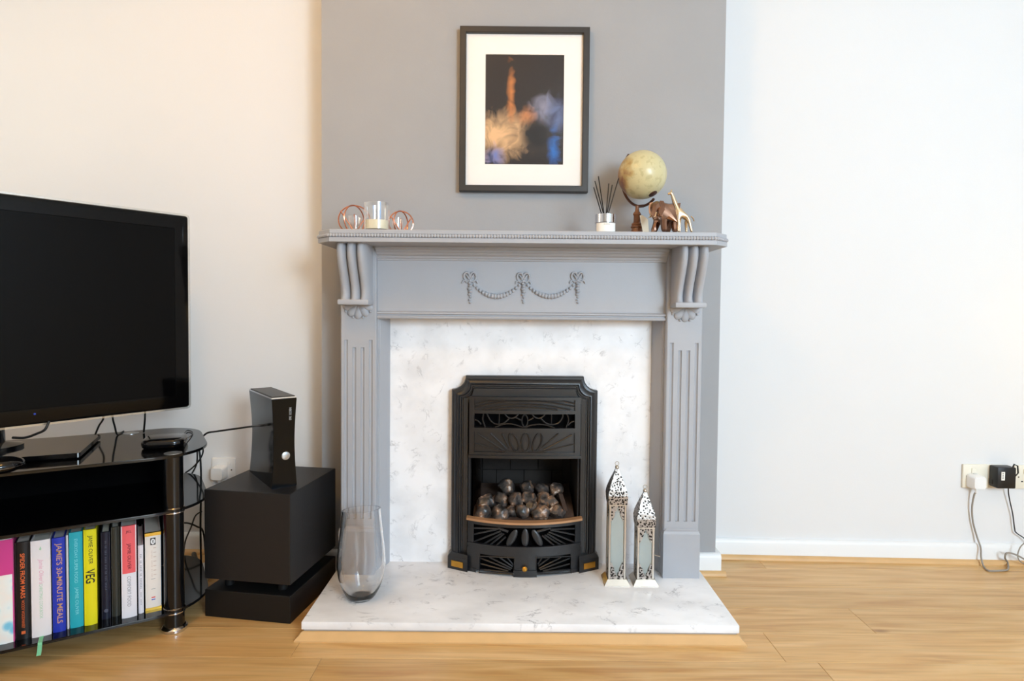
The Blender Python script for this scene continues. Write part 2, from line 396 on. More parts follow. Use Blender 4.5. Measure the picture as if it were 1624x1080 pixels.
    def top(self, name, m, label, cat, loc=(0, 0, 0), rz=0.0, group=None, smooth=False, local=False, angle=35):
        """thing that is one mesh"""
        fr = Matrix.Translation(Vector(loc)) @ Matrix.Rotation(rz, 4, 'Z')
        if not local: self.bm.transform(fr.inverted())
        o = bpy.data.objects.new(name, self.mesh(name, m, smooth, angle)); C.objects.link(o)
        o.location = loc; o.rotation_euler = (0, 0, rz); FRAME[o.name] = fr
        o['label'] = label; o['category'] = cat
        if group: o['group'] = group
        return o
def struct(name, mb, m, loc=(0, 0, 0), rz=0.0, local=True, smooth=False, label=None):
    o = mb.build(name, m, smooth=smooth); o['kind'] = 'structure'; o.location = loc; o.rotation_euler = (0, 0, rz)
    FRAME[o.name] = Matrix.Translation(Vector(loc)) @ Matrix.Rotation(rz, 4, 'Z')
    if label: o['label'] = label
    return o
def spline(pts, n=8):
    pts = [Vector(p) for p in pts]; out = []
    q = [pts[0] * 2 - pts[1]] + pts + [pts[-1] * 2 - pts[-2]]
    for i in range(1, len(q) - 2):
        for k in range(n):
            t = k / n; a, b, c, d = q[i - 1], q[i], q[i + 1], q[i + 2]
            out.append(0.5 * ((2 * b) + (c - a) * t + (2 * a - 5 * b + 4 * c - d) * t * t + (3 * b - a - 3 * c + d) * t ** 3))
    out.append(pts[-1]); return out
def rrect(x0, x1, y0, y1, rad, n=6):
    """rounded rectangle; rad = radii for (x0y0, x1y0, x1y1, x0y1)"""
    if not isinstance(rad, (list, tuple)): rad = [rad] * 4
    out = []
    for (cx, cy, r, a0) in ((x0 + rad[0], y0 + rad[0], rad[0], PI), (x1 - rad[1], y0 + rad[1], rad[1], 1.5 * PI), (x1 - rad[2], y1 - rad[2], rad[2], 0), (x0 + rad[3], y1 - rad[3], rad[3], 0.5 * PI)):
        if r < 1e-6: out.append((cx, cy)); continue
        for k in range(n + 1):
            a = a0 + 0.5 * PI * k / n; out.append((cx + r * math.cos(a), cy + r * math.sin(a)))
    return out
def text_mesh(txt, size, width=None, font_shear=0.0, bold=0.0, spacing=1.0):
    """flat lettering in the XY plane, centred on the origin; returns a bmesh"""
    cu = bpy.data.curves.new('lettering', 'FONT'); cu.body = txt; cu.size = size; cu.align_x = 'CENTER'; cu.align_y = 'CENTER'
    cu.shear = font_shear; cu.offset = bold; cu.space_character = spacing; cu.resolution_u = 3
    ob = bpy.data.objects.new('lettering', cu); C.objects.link(ob)
    dg = bpy.context.evaluated_depsgraph_get(); me = bpy.data.meshes.new_from_object(ob.evaluated_get(dg))
    bm = bmesh.new(); bm.from_mesh(me)
    bpy.data.objects.remove(ob); bpy.data.curves.remove(cu); bpy.data.meshes.remove(me)
    xs = [v.co.x for v in bm.verts]; ys = [v.co.y for v in bm.verts]
    if xs:
        cx, cy = (min(xs) + max(xs)) / 2, (min(ys) + max(ys)) / 2; s = 1.0
        if width: s = width / (max(xs) - min(xs))
        for v in bm.verts: v.co.x = (v.co.x - cx) * s; v.co.y = (v.co.y - cy)
    return bm
def lettering(name, txt, size, M, m, parent, width=None, local=True, **kw):
    mb = MB(); mb.bm.free(); mb.bm = text_mesh(txt, size, width, **kw); mb.bm.transform(M)
    return mb.build(name, m, parent, local=local)
def skin(verts, edges, radii, sub=2, root=0):
    """one continuous body grown round a skeleton; returns a bmesh"""
    me = bpy.data.meshes.new('body'); me.from_pydata([tuple(v) for v in verts], edges, []); me.update()
    ob = bpy.data.objects.new('body', me); C.objects.link(ob)
    md = ob.modifiers.new('s', 'SKIN'); md.use_smooth_shade = True
    if not me.skin_vertices: me.skin_vertices.new()
    for i, r_ in enumerate(radii):
        r2 = r_ if isinstance(r_, tuple) else (r_, r_)
        me.skin_vertices[0].data[i].radius = r2
        me.skin_vertices[0].data[i].use_root = (i == root)
    sd = ob.modifiers.new('d', 'SUBSURF'); sd.levels = sub; sd.render_levels = sub
    dg = bpy.context.evaluated_depsgraph_get(); m2 = bpy.data.meshes.new_from_object(ob.evaluated_get(dg))
    bm = bmesh.new(); bm.from_mesh(m2)
    bpy.data.objects.remove(ob); bpy.data.meshes.remove(me); bpy.data.meshes.remove(m2)
    return bm

# ------------------------------------------------------------------ the setting
XL, XR, YF, ZC = -2.35, 2.6, -2.1, 2.45
BW, BY, AY = 0.680, 2.068, 2.212       # chimney breast half width, its face, the alcove wall
WR_RZ = -0.030                         # wall in the other alcove runs slightly out of true
FLOOR = struct('floor', MB().box(XL, XR, YF, 2.6, -0.10, -0.012).box(XL, XR, YF, 0.96, -0.012, 0.0), 'oak_laminate')
ROWS = [0.96 + 0.1436 * k for k in range(9)]
LEN = 1.28
joint = {8: [PZ(1234, 920, 0).x], 5: [PZ(1423, 1034, 0).x], 4: [PZ(1256, 1062, 0).x]}
for k, y0 in enumerate(ROWS):
    LEN = 1.55 if k in (6, 7) else 1.28
    j0 = joint.get(k, [2.05 if k in (6, 7) else rnd.uniform(-0.6, 0.6)])[0]
    x = j0 - LEN * 5
    while x < XR:
        a, b = max(x, XL), min(x + LEN, XR)
        if b - a > 0.02:
            y1 = y0 + 0.1436 if k < 8 else AY + 0.05
            mb = MB().box(a + 0.0004, b - 0.0004, y0 + 0.0003, y1 - 0.0003, -0.012, 0.0, 0.0006, 1)
            o = mb.build('plank', 'oak_laminate', FLOOR)
        x += LEN
# walls
struct('wall_back_left', MB().box(XL, -BW + 0.06, AY, AY + 0.1, 0, ZC), 'white_wall')
WRO = Vector((BW, AY, 0))
struct('wall_back_right', MB().box(-0.06, 2.2, 0, 0.1, 0, ZC), 'white_wall', loc=WRO, rz=WR_RZ)
struct('wall_left', MB().box(XL - 0.1, XL, YF, AY + 0.1, 0, ZC), 'white_wall')
WW = MB()
for (y0, y1, z0, z1) in ((YF, -2.0, 0, ZC), (-0.6, AY + 0.1, 0, ZC), (-2.0, -0.6, 0, 0.78), (-2.0, -0.6, 2.2, ZC)):
    WW.box(XR, XR + 0.1, y0, y1, z0, z1)
struct('wall_right', WW, 'white_wall')
struct('wall_front', MB().box(XL, XR, YF - 0.1, YF, 0, ZC), 'white_wall')
struct('ceiling', MB().box(XL, XR, YF, AY + 0.1, ZC, ZC + 0.1), 'ceiling_white')
win = MB()
for (y0, y1, z0, z1) in ((-2.0, -1.94, 0.78, 2.2), (-0.66, -0.6, 0.78, 2.2), (-1.94, -0.66, 0.78, 0.84), (-1.94, -0.66, 2.14, 2.2), (-1.33, -1.27, 0.84, 2.14)): win.box(XR + 0.03, XR + 0.08, y0, y1, z0, z1)
struct('window_1', win, 'gloss_white')
win = MB()
for (x0, x1, z0, z1) in ((0.8, 0.86, 0.9, 2.3), (2.34, 2.4, 0.9, 2.3), (0.86, 2.34, 0.9, 0.96), (0.86, 2.34, 2.24, 2.3), (1.57, 1.63, 0.96, 2.24)): win.box(x0, x1, YF, YF + 0.04, z0, z1)
struct('window_2', win, 'gloss_white')
# chimney breast with the hole for the fire
HX, HZ = 0.205, 0.605
struct('wall_chimney_breast', MB().box(-BW, -HX, BY, AY + 0.06, 0, ZC).box(HX, BW, BY, AY + 0.06, 0, ZC).box(-HX, HX, BY, AY + 0.06, HZ, ZC), 'grey_wall',
       label='grey painted chimney breast behind the fireplace')
# baseboards: rounded top edge; beading along the floor
BBH = 0.072
def bb_prof(y, h=BBH, t=0.016):       # profile in (y, z), wall at y
    return [(y, 0), (y - t, 0), (y - t, h - 0.014), (y - t + 0.004, h - 0.004), (y - t + 0.010, h), (y, h)]
def bead_prof(y, s=0.015):
    pts = [(y, 0.0)] + [(y - s * math.cos(a), s * math.sin(a)) for a in [0, 0.3, 0.6, 0.9, 1.2, PI / 2]]
    return pts
struct('baseboard_left', MB().prism(bb_prof(AY), 'x', XL, -BW), 'gloss_white', smooth=True)
struct('baseboard_right', MB().prism(bb_prof(0), 'x', 0.0, 1.95), 'gloss_white', loc=WRO, rz=WR_RZ, smooth=True)
bbc = MB().prism(bb_prof(BY), 'x', 0.52, BW + 0.016).box(BW, BW + 0.016, BY, AY - 0.016, 0, BBH)
bbc.prism(bb_prof(BY), 'x', -BW - 0.016, -0.52).box(-BW - 0.016, -BW, BY, AY - 0.016, 0, BBH)
struct('baseboard_chimney', bbc, 'gloss_white', smooth=True)
struct('trim_1', MB().prism(bead_prof(-0.016), 'x', 0.02, 1.95), 'beading_oak', loc=WRO, rz=WR_RZ, smooth=True, label='oak beading along the floor of the white alcove wall')
struct('trim_2', MB().prism(bead_prof(BY - 0.016), 'x', 0.60, BW + 0.030).prism([(BW + 0.016, 0), (BW + 0.03, 0), (BW + 0.026, 0.010), (BW + 0.016, 0.015)], 'y', BY - 0.02, AY - 0.02), 'beading_oak', smooth=True, label='short oak beading round the chimney breast corner')
struct('trim_3', MB().prism(bead_prof(AY - 0.016), 'x', XL, -BW - 0.02), 'beading_oak', smooth=True, label='oak beading behind the television stand')

# ------------------------------------------------------------------ hearth, back panel
HT, HW, HF = 0.049, 0.5965, 1.62       # hearth top, half width, front
th = thing('hearth', 'white marble hearth slab edged with oak beading on the floor', 'hearth', (0, 1.84, 0))
MB().box(-HW, HW, HF, BY - 0.001, 0.027, HT, 0.0025, 2).build('slab', 'marble_hearth', th, smooth=True)
MB().box(-HW + 0.006, HW - 0.006, HF + 0.006, BY - 0.02, 0.0, 0.027).build('mortar_bed', 'grout_grey', th)
def bead(x):  # hearth beading profile, quarter round with a lip
    return [(0, 0), (-0.020, 0), (-0.020, 0.004), (-0.016, 0.008), (-0.010, 0.013), (-0.006, 0.019), (-0.002, 0.0215), (0, 0.0225)]
bp_ = bead(0)
def bead_run(p0, p1, out):
    """beading from p0 to p1 with its foot to the outward side, mitred at both ends"""
    p0, p1, out = Vector(p0), Vector(p1), Vector(out); d = (p1 - p0).normalized(); rings = []
    for p, s in ((p0, -1), (p1, 1)):
        rings.append([p + out * (-a) + d * (s * (-a)) + Vector((0, 0, z)) for a, z in bp_])
    return MB().loft(rings)
bx, by = HW - 0.005, HF + 0.005
bead_run((-bx, by, 0), (bx, by, 0), (0, -1, 0)).build('beading', 'beading_oak', th, smooth=True)
bead_run((bx, by, 0), (bx, BY - 0.035, 0), (1, 0, 0)).build('beading', 'beading_oak', th, smooth=True)
bead_run((-bx, by, 0), (-bx, BY - 0.035, 0), (-1, 0, 0)).build('beading', 'beading_oak', th, smooth=True)
PF = 2.022                              # face of the back panel
MB().box(-0.461, -HX, PF, BY - 0.001, HT, 0.871).box(HX, 0.461, PF, BY - 0.001, HT, 0.871).box(-HX, HX, PF, BY - 0.001, HZ, 0.871).top(
    'marble_panel', 'marble_panel', 'white speckled marble back panel around the black fire', 'panel', (0, PF, HT))

# ------------------------------------------------------------------ fire surround
S = thing('fire_surround', 'grey painted wooden fireplace surround with corbels and fluted legs', 'fireplace surround', (0, 1.99, HT))
LF, LI, LO = 1.925, 0.4625, 0.5755      # leg face, inner and outer edge
SB, ST, SF, SW = 1.100, 1.138, 1.800, 0.622   # shelf underside, top, front, half width
def shelf_ring(d, z):
    ch = 0.048
    return [(-SW + d, BY, z), (-SW + d, SF + ch + d * 0.41, z), (-SW + ch + d * 0.41 - 0.0, SF + d, z), (SW - ch - d * 0.41, SF + d, z), (SW - d, SF + ch + d * 0.41, z), (SW - d, BY, z)]
MB().loft([shelf_ring(0.003, SB), shelf_ring(0.0, SB + 0.001), shelf_ring(0.0, SB + 0.014), shelf_ring(0.004, SB + 0.0155), shelf_ring(0.004, SB + 0.024), shelf_ring(0.002, SB + 0.026), shelf_ring(0.002, ST - 0.002), shelf_ring(0.004, ST)]).build('shelf', 'grey_paint', S)
rope = MB()
rr = shelf_ring(0.0, SB + 0.0195)
pl = [Vector(p) for p in rr]
for a, b in zip(pl, pl[1:]):
    n = max(1, int((b - a).length / 0.0088))
    for i in range(n):
        c = a + (b - a) * ((i + 0.5) / n); d = (b - a).normalized()
        t = bmesh.new(); bmesh.ops.create_uvsphere(t, u_segments=8, v_segments=5, radius=0.0056)
        t.transform(Matrix.Translation(c)); rope.merge(t)
rope.build('bead_moulding', 'grey_paint', S, smooth=True, kind='stuff', label='row of small round beads along the shelf edge')
# legs with four flutes each
def leg_section(x0, x1, grooves, y=LF):
    pts = [(x0, BY), (x0, y + 0.003), (x0 + 0.003, y)]
    for g in grooves:
        for k in range(7):
            a = PI * k / 6; pts.append((g - 0.0058 * math.cos(a), y + 0.0062 * math.sin(a)))
    pts += [(x1 - 0.003, y), (x1, y + 0.003), (x1, BY)]
    return pts
LBZ = 0.205                             # top of base block
for s in (-1, 1):
    x0, x1 = (LI, LO) if s > 0 else (-LO, -LI)
    cx = (x0 + x1) / 2
    G = [cx - 0.0395, cx - 0.0132, cx + 0.0132, cx + 0.0395]
    zf0, z_in, z_out = 0.228, 0.779, 0.803
    lg = MB()
    lg.prism(leg_section(x0, x1, []), 'z', LBZ - 0.02, zf0).prism(leg_section(x0, x1, G), 'z', zf0, z_in)
    lg.prism(leg_section(x0, x1, [G[0], G[3]]), 'z', z_in, z_out).prism(leg_section(x0, x1, []), 'z', z_out, SB)
    lo_ = lg.build('leg', 'grey_paint', S)
    # base block: chamfered top
    def blk(d, z): return [(x0 - 0.003 + d, LF - 0.013 + d, z), (x1 + 0.001 - d, LF - 0.013 + d, z), (x1 + 0.001 - d, BY - 0.02, z), (x0 - 0.003 + d, BY - 0.02, z)]
    MB().loft([blk(0, HT), blk(0, LBZ - 0.014), blk(0.003, LBZ - 0.006), blk(0.010, LBZ - 0.002), blk(0.011, LBZ)]).build('base_block', 'grey_paint', lo_)
    # reeded inner cheek between leg and panel
    xi = -s
    prof = [(LI + 0.01, LF + 0.016), (LI, LF + 0.016), (LI - 0.001, LF + 0.024), (LI - 0.004, LF + 0.024), (LI - 0.004, LF + 0.031), (LI - 0.007, LF + 0.034), (LI - 0.010, LF + 0.042), (LI - 0.016, LF + 0.058), (LI - 0.021, LF + 0.072), (LI - 0.0245, LF + 0.086), (LI - 0.0255, PF), (LI + 0.01, PF)]
    MB().prism([(s * x, y) for x, y in prof], 'z', HT, 0.872).build('cheek_moulding', 'grey_paint', S)
    # corbel: three rounded lobes sweeping back in an S, on a small plinth, shell below
    cb = MB(); rows = []; W2 = 0.046
    prof = [(1.8235, 1.100), (1.8195, 1.090), (1.8190, 1.078), (1.8220, 1.062), (1.8290, 1.044), (1.8390, 1.024), (1.8500, 1.004), (1.8610, 0.984), (1.8690, 0.966), (1.8725, 0.950), (1.8710, 0.938), (1.8660, 0.930)]
    for (yy, zz) in prof:
        ring = []
        nn = 30
        for i in range(nn + 1):
            u = -1 + 2 * i / nn
            lobe = abs(math.cos(1.5 * PI * (u * 1.0 + 1) - PI / 2))  # three bumps
            k = 3 * (u + 1) / 2; fr = k - math.floor(k) if k < 3 else 1.0
            lobe = max(0.0, 1 - (abs(2 * fr - 1)) ** 2.6)
            ring.append((cx + u * W2, yy + 0.024 * (1 - lobe) + 0.002, zz))
        ring += [(cx + W2, LF + 0.002, zz), (cx - W2, LF + 0.002, zz)]
        rows.append(ring)
    cb.loft(rows)
    co = cb.build('corbel', 'grey_paint', S, smooth=True, angle=50)
    MB().box(cx - W2 - 0.002, cx + W2 + 0.002, 1.858, LF + 0.002, 0.914, 0.931, 0.004, 2).build('corbel_foot', 'grey_paint', co, smooth=True)
    sh = MB()
    for k, a in enumerate((-78, -40, 0, 40, 78)):
        t = bmesh.new(); bmesh.ops.create_uvsphere(t, u_segments=14, v_segments=10, radius=1)
        for v in t.verts:
            zz = v.co.z; wv = 0.45 + 0.55 * (1 - (zz + 1) / 2)
            v.co = Vector((v.co.x * 0.0165 * (0.55 + 0.45 * (1 - zz) / 2), v.co.y * 0.009, (zz - 1) * 0.0245))
        t.transform(Matrix.Translation((cx, LF - 0.001, 0.918)) @ Matrix.Rotation(R(-a * (0.95)), 4, 'Y'))
        sh.merge(t)
    for a in (-59, -20, 20, 59):
        sh.sphere((cx + 0.0455 * math.sin(R(a)), LF - 0.003, 0.918 - 0.0455 * math.cos(R(a))), 0.0042, 8, 6)
    sh.build('shell', 'grey_paint', co, smooth=True)
# frieze
FY = LF + 0.022
MB().box(-LI - 0.004, LI + 0.004, FY, BY, 0.872, SB).build('frieze', 'grey_paint', S)
MB().prism([(FY + 0.001, 0.872), (FY - 0.008, 0.872), (FY - 0.011, 0.876), (FY - 0.011, 0.880), (FY - 0.006, 0.882), (FY - 0.006, 0.886), (FY - 0.012, 0.888), (FY - 0.011, 0.892), (FY - 0.003, 0.896), (FY + 0.001, 0.897)], 'x', -LI, LI).build('moulding', 'grey_paint', S)
MB().prism([(FY + 0.001, 1.058), (FY - 0.004, 1.059), (FY - 0.006, 1.064), (FY - 0.010, 1.066), (FY - 0.012, 1.072), (FY - 0.020, 1.076), (FY - 0.024, 1.082), (FY - 0.030, 1.084), (FY - 0.031, 1.090), (FY - 0.040, 1.093), (FY - 0.040, 1.0995), (FY + 0.001, 1.0995)], 'x', -LI, LI).build('moulding', 'grey_paint', S)
# swag: bows, drops and two garlands on the frieze
OY = FY - 0.001
def FP(px, py, d=0.0): v = P(px, py, OY); v.y -= d; return v
bows = [(744.5, 440), (829, 441), (915, 440)]
orn = []
for (bxp, byp) in bows:
    q = MB(); c0 = FP(bxp + 1, byp + 5)
    for s in (-1, 1):
        lc = c0 + Vector((s * 0.0105, -0.003, 0.0135))
        loop = [lc + Vector((0.0092 * math.cos(t), -0.003 * math.sin(t), 0.0125 * math.sin(t))) for t in [2 * PI * k / 16 for k in range(17)]]
        q.tube(loop, 0.0034, 6, cap=False)
        q.tube([c0 + Vector((s * 0.001, -0.004, -0.001)), lc + Vector((-s * 0.004, -0.002, -0.002)), lc + Vector((s * 0.002, -0.001, 0.006))], 0.0026, 6)
        q.tube([c0 + Vector((s * a, -0.003, b)) for a, b in ((0.002, 0.0), (0.010, -0.004), (0.016, 0.001), (0.022, -0.002), (0.025, -0.009))], [0.003, 0.0035, 0.003, 0.0032, 0.002], 6)
    q.sphere(c0 + Vector((0, -0.004, 0)), 0.005, 8, 6)
    bo = q.build('bow', 'grey_paint', S, smooth=True)
    d_ = MB(); a = FP(bxp + 1, byp + 9); b = FP(bxp + 1, 480)
    for i in range(8):
        t = i / 7; r = 0.0068 * (0.65 + 0.5 * math.sin(PI * min(1, t * 1.2 + 0.15)))
        c = a + (b - a) * t
        d_.sphere((c.x + (0.0012 if i % 2 else -0.0012), c.y - 0.003, c.z), max(r, 0.0030), 10, 6, (0.95, 1.0, 0.72))
    d_.build('drop', 'grey_paint', bo, smooth=True)
for (p0, p1) in ((bows[0], bows[1]), (bows[1], bows[2])):
    g = MB(); n = 17; mx_ = (p0[0] + p1[0]) / 2 + 1
    for i in range(n + 1):
        t = i / n; px = p0[0] + 3 + (p1[0] - p0[0] - 4) * t
        py = 446 + 24.0 * (1 - (2 * t - 1) ** 2) ** 0.9
        c = FP(px, py, 0.002); r = 0.0042 + 0.0046 * math.sin(PI * t)
        g.sphere(c, r, 10, 6, (0.85, 1.1, 1.0))
    g.build('garland', 'grey_paint', S, smooth=True)

# ------------------------------------------------------------------ gas fire
FX = P(831.5, 700, 1.985).x
GF = thing('gas_fire', 'black cast iron gas fire inset in the marble panel', 'gas fire', (FX, 1.985, HT))
def outline(d, y, hx, zt, r, zb=HT, k=7):
    hx -= d; zt -= d
    pts = [(-hx, y, zb), (-hx, y, zt - r)]
    pts += [(-hx + r * math.sin(a), y, zt - r + r * (1 - math.cos(a))) for a in [PI / 2 * i / k for i in range(1, k)]]
    pts += [(-hx + r, y, zt)]
    full = pts + [(-p[0], p[1], p[2]) for p in pts[::-1]]
    return [(FX + p[0], p[1], p[2]) for p in full]
OHX = (P(947, 750, 1.985).x - P(716, 750, 1.985).x) / 2
OZT = P(831, 597, 1.985).z
orr = 0.046
IHX = 0.186                              # inner edge of the frame
def opening(y, zb=HT):
    hx, zt, k = IHX, P(831, 633, 1.979).z, 7
    pts = [(-hx, y, zb), (-hx, y, zt - 0.02)] + [(-hx + 0.0005 * i, y, zt - 0.02 + 0.018 * i / k) for i in range(1, k)] + [(-hx + 0.004, y, zt)]
    full = pts + [(-p[0], p[1], p[2]) for p in pts[::-1]]
    return [(FX + p[0], p[1], p[2]) for p in full]
fr = MB()
prof = [(0.0, PF - 0.001), (0.0, 1.992), (0.003, 1.988), (0.009, 1.986), (0.012, 1.982), (0.020, 1.976), (0.024, 1.975), (0.028, 1.979), (0.0315, 1.979)]
rings = [outline(d, y, OHX, OZT, orr * (1 - d * 6)) for d, y in prof]
rings += [outline(0.034, 1.985, OHX, OZT, orr * 0.78), outline(0.038, 1.985, OHX, OZT, orr * 0.74), outline(0.040, 1.979, OHX, OZT, orr * 0.72), opening(1.979), opening(PF + 0.03)]
fr.loft(rings, cap=False)
frame = fr.build('iron_frame', 'cast_iron', GF, smooth=True, angle=25)
# firebox liner and its bricks
fb = MB(); b0, b1 = -IHX + 0.004, IHX - 0.004
Y1 = AY + 0.05
fb.box(FX + b0 - 0.002, FX + b0 + 0.004, 1.99, Y1, HT + 0.001, 0.60).box(FX + b1 - 0.004, FX + b1 + 0.002, 1.99, Y1, HT + 0.001, 0.60)
fb.box(FX + b0, FX + b1, Y1 - 0.004, Y1, HT + 0.001, 0.60).box(FX + b0, FX + b1, 1.992, Y1, 0.592, 0.60)
liner = fb.build('firebox', 'fire_liner', GF)
FX0 = FX - 0.15
for r_ in range(3):
    z0 = 0.235 + r_ * 0.071; off = 0.0 if r_ % 2 else -0.052
    for c_ in range(4):
        a = max(FX0 + off + c_ * 0.104, FX0); b = min(FX0 + off + (c_ + 1) * 0.104, FX0 + 0.30)
        if b - a > 0.02: MB().box(a + 0.001, b - 0.001, Y1 - 0.012, Y1 - 0.004, z0 + 0.001, z0 + 0.070, 0.001, 1).build('brick', 'fire_brick', liner)
# side plate, dull mirror steel
sp = MB(); n = 8; rows = []
for i in range(n + 1):
    t = i / n; rows.append([(FX - 0.176 + 0.024 * math.sin(t * PI) + 0.006 * math.sin(5 * z_), 2.03 + 0.16 * t, 0.20 + z_ * 0.33) for z_ in [j / 6 for j in range(7)]])
for k in range(n):
    for j in range(6):
        sp.add([rows[k][j], rows[k][j + 1], rows[k + 1][j + 1], rows[k + 1][j]], [(0, 1, 2, 3)])
sp.build('steel_plate', 'dark_chrome', GF, smooth=True)
# hood with bands of relief and openwork
def bow_y(x, y0=1.966, depth=0.010, half=0.18): return y0 - depth * (1 - ((x - FX) / half) ** 2)
def HP(px, py): return P(px, py, 1.962)
hx0, hx1 = P(744, 680, 1.965).x, P(921, 680, 1.965).x
zt, zb = HP(830, 630).z, HP(830, 723).z
x0, x1 = HP(752, 680).x, HP(912, 680).x
zA0, zA1 = HP(830, 651).z, HP(830, 634.5).z          # arches band
zB0, zB1 = HP(830, 679).z, HP(830, 656.5).z          # open band
zC0, zC1 = HP(830, 717.5).z, HP(830, 686.5).z        # sunburst band
def curved_box(mb, a, b, z0, z1, y0, y1, n=12):
    rings = []
    for i in range(n + 1):
        x = a + (b - a) * i / n; o_ = bow_y(x) - 1.966
        rings.append([(x, y0 + o_, z0), (x, y1 + o_, z0), (x, y1 + o_, z1), (x, y0 + o_, z1)])
    mb.loft(rings)
hd = MB()
curved_box(hd, hx0, x0, zb, zt, 1.966, 1.985, 2); curved_box(hd, x1, hx1, zb, zt, 1.966, 1.985, 2)
for a, b in ((zA1, zt), (zB1, zA0), (zC1, zB0), (zb, zC0)): curved_box(hd, x0, x1, a, b, 1.966, 1.985)
curved_box(hd, x0, x1, zA0, zA1, 1.973, 1.983); curved_box(hd, x0, x1, zC0, zC1, 1.973, 1.983)
curved_box(hd, hx0 - 0.002, hx1 + 0.002, zb - 0.007, zb + 0.002, 1.960, 1.985)
hood = hd.build('hood', 'cast_iron', GF)
MB().box(FX - IHX - 0.003, FX + IHX + 0.003, 1.9855, 1.990, zb, zt + 0.012).build('backing', 'matte_black', hood)
def line(mb, pts, r=0.0027, y=1.969, sm=False, n=6):
    v = []
    for (px, py) in (spline([(a, b, 0) for a, b in pts], 6) if sm else pts) if not sm else [(q.x, q.y) for q in spline([(a, b, 0) for a, b in pts], 6)]:
        p = HP(px, py); v.append((p.x, bow_y(p.x) - 1.966 + y, p.z))
    mb.tube(v, r, n)
oz = MB()   # three sweeping arches
line(oz, [(753, 641), (775, 636.5), (800, 635)], sm=True); line(oz, [(911, 640), (890, 636), (868, 635)], sm=True)
line(oz, [(753, 646.5), (790, 638.5), (831, 636), (872, 638), (911, 645)], sm=True)
line(oz, [(765, 650), (800, 643), (831, 641), (865, 643), (905, 650)], sm=True)
line(oz, [(785, 650), (810, 646.5), (831, 645.5), (855, 646.5), (884, 650)], 0.003, sm=True)
oz.build('arch_relief', 'cast_iron', hood, smooth=True)
og = MB()   # scrolls across the open slot
Yg = 1.971
line(og, [(752, 666), (758, 668), (763, 673.5)], 0.0023, Yg, True)
line(og, [(767, 656), (765.5, 665), (767.5, 672), (770, 679)], 0.0023, Yg, True)
line(og, [(772, 656), (778, 667), (786, 672.5), (797, 672), (804, 667), (808, 663)], 0.0023, Yg, True)
line(og, [(792, 656), (791.5, 672)], 0.0017, Yg)
line(og, [(800, 656), (806, 662), (813, 663.5), (819, 660), (822, 656)], 0.0023, Yg, True)
line(og, [(818, 662), (824, 665), (828, 667)], 0.0023, Yg, True); line(og, [(838, 667), (846, 663)], 0.0023, Yg)
line(og, [(785, 678), (798, 673), (812, 672.5), (825, 676), (832, 678), (840, 675), (852, 673), (866, 674), (880, 679)], 0.0022, Yg, True)
line(og, [(832.5 + 4.6 * math.sin(t), 667 - 9.5 * math.cos(t)) for t in [2 * PI * k / 18 for k in range(19)]], 0.0023, Yg)
line(og, [(843, 656), (849, 662), (856, 663.5), (862, 660), (865, 656)], 0.0023, Yg, True)
line(og, [(858, 664), (866, 671), (876, 673.5), (886, 671), (892, 663), (893, 656)], 0.0023, Yg, True)
line(og, [(875, 656), (874.5, 673)], 0.0017, Yg)
line(og, [(899, 656), (902, 665), (900, 674), (898, 679)], 0.0023, Yg, True); line(og, [(912, 668.5), (906, 670.5), (901, 675)], 0.0023, Yg, True)
og.build('scroll_grille', 'cast_iron', hood, smooth=True)
os_ = MB()  # sunburst and petals
for a, b in (((753, 704), (798, 716)), ((756, 687.5), (800, 715)), ((778, 687.5), (804, 712)), ((796, 687.5), (807, 710)), ((911, 705), (863, 716)), ((908, 690), (862, 714)), ((886, 688), (860, 710))): line(os_, [a, b])
for cx_, ti in ((815, -0.30), (833.5, 0.0), (852, 0.26)):
    line(os_, [(cx_ + 6.6 * math.sin(t) * math.cos(ti) + 14 * math.cos(t) * math.sin(ti), 701.5 - 14.2 * math.cos(t)) for t in [2 * PI * k / 20 for k in range(21)]])
line(os_, [(800, 716.5), (866, 716.5)], 0.003)
os_.build('sunburst_relief', 'cast_iron', hood, smooth=True)
# bowed front fret
def front_y(x, y0=1.958, depth=0.048, half=0.19): return y0 - depth * (1 - ((x - FX) / half) ** 2)
def QP(px, py):
    x = P(px, py, 1.93).x
    for _ in range(3): x = P(px, py, front_y(x)).x
    return P(px, py, front_y(x))
zr = QP(831, 831).z
fxa, fxb = QP(741, 830).x, QP(922, 830).x
def bow_box(mb, a, b, z0f, z1f, t0, t1, n=16):
    rings = []
    for i in range(n + 1):
        x = a + (b - a) * i / n; y = front_y(x); z0 = z0f(x) if callable(z0f) else z0f; z1 = z1f(x) if callable(z1f) else z1f
        rings.append([(x, y + t0, z0), (x, y + t1, z0), (x, y + t1, z1), (x, y + t0, z1)])
    mb.loft(rings)
ft = MB()
zF1 = zr - 0.014; zF0 = QP(831, 868).z; zmid = QP(831, 877).z
xa, xb = QP(751, 850).x, QP(912, 850).x
bow_box(ft, fxa + 0.002, fxb - 0.002, zF1, zr - 0.002, 0, 0.010); bow_box(ft, fxa + 0.002, fxb - 0.002, zmid, zF0, 0.0, 0.010)
bow_box(ft, fxa + 0.002, xa, zF0, zF1, 0, 0.010, 3); bow_box(ft, xb, fxb - 0.002, zF0, zF1, 0, 0.010, 3)
bow_box(ft, fxa + 0.001, fxb - 0.001, zF0 - 0.006, zF0 + 0.001, -0.004, 0.006)
fret = ft.build('fret', 'cast_iron', GF)
rm = MB(); bow_box(rm, fxa - 0.003, fxb + 0.003, zr - 0.003, zr + 0.004, -0.004, 0.022, 20)
rm.build('fret_rim', 'rim_bronze', fret)
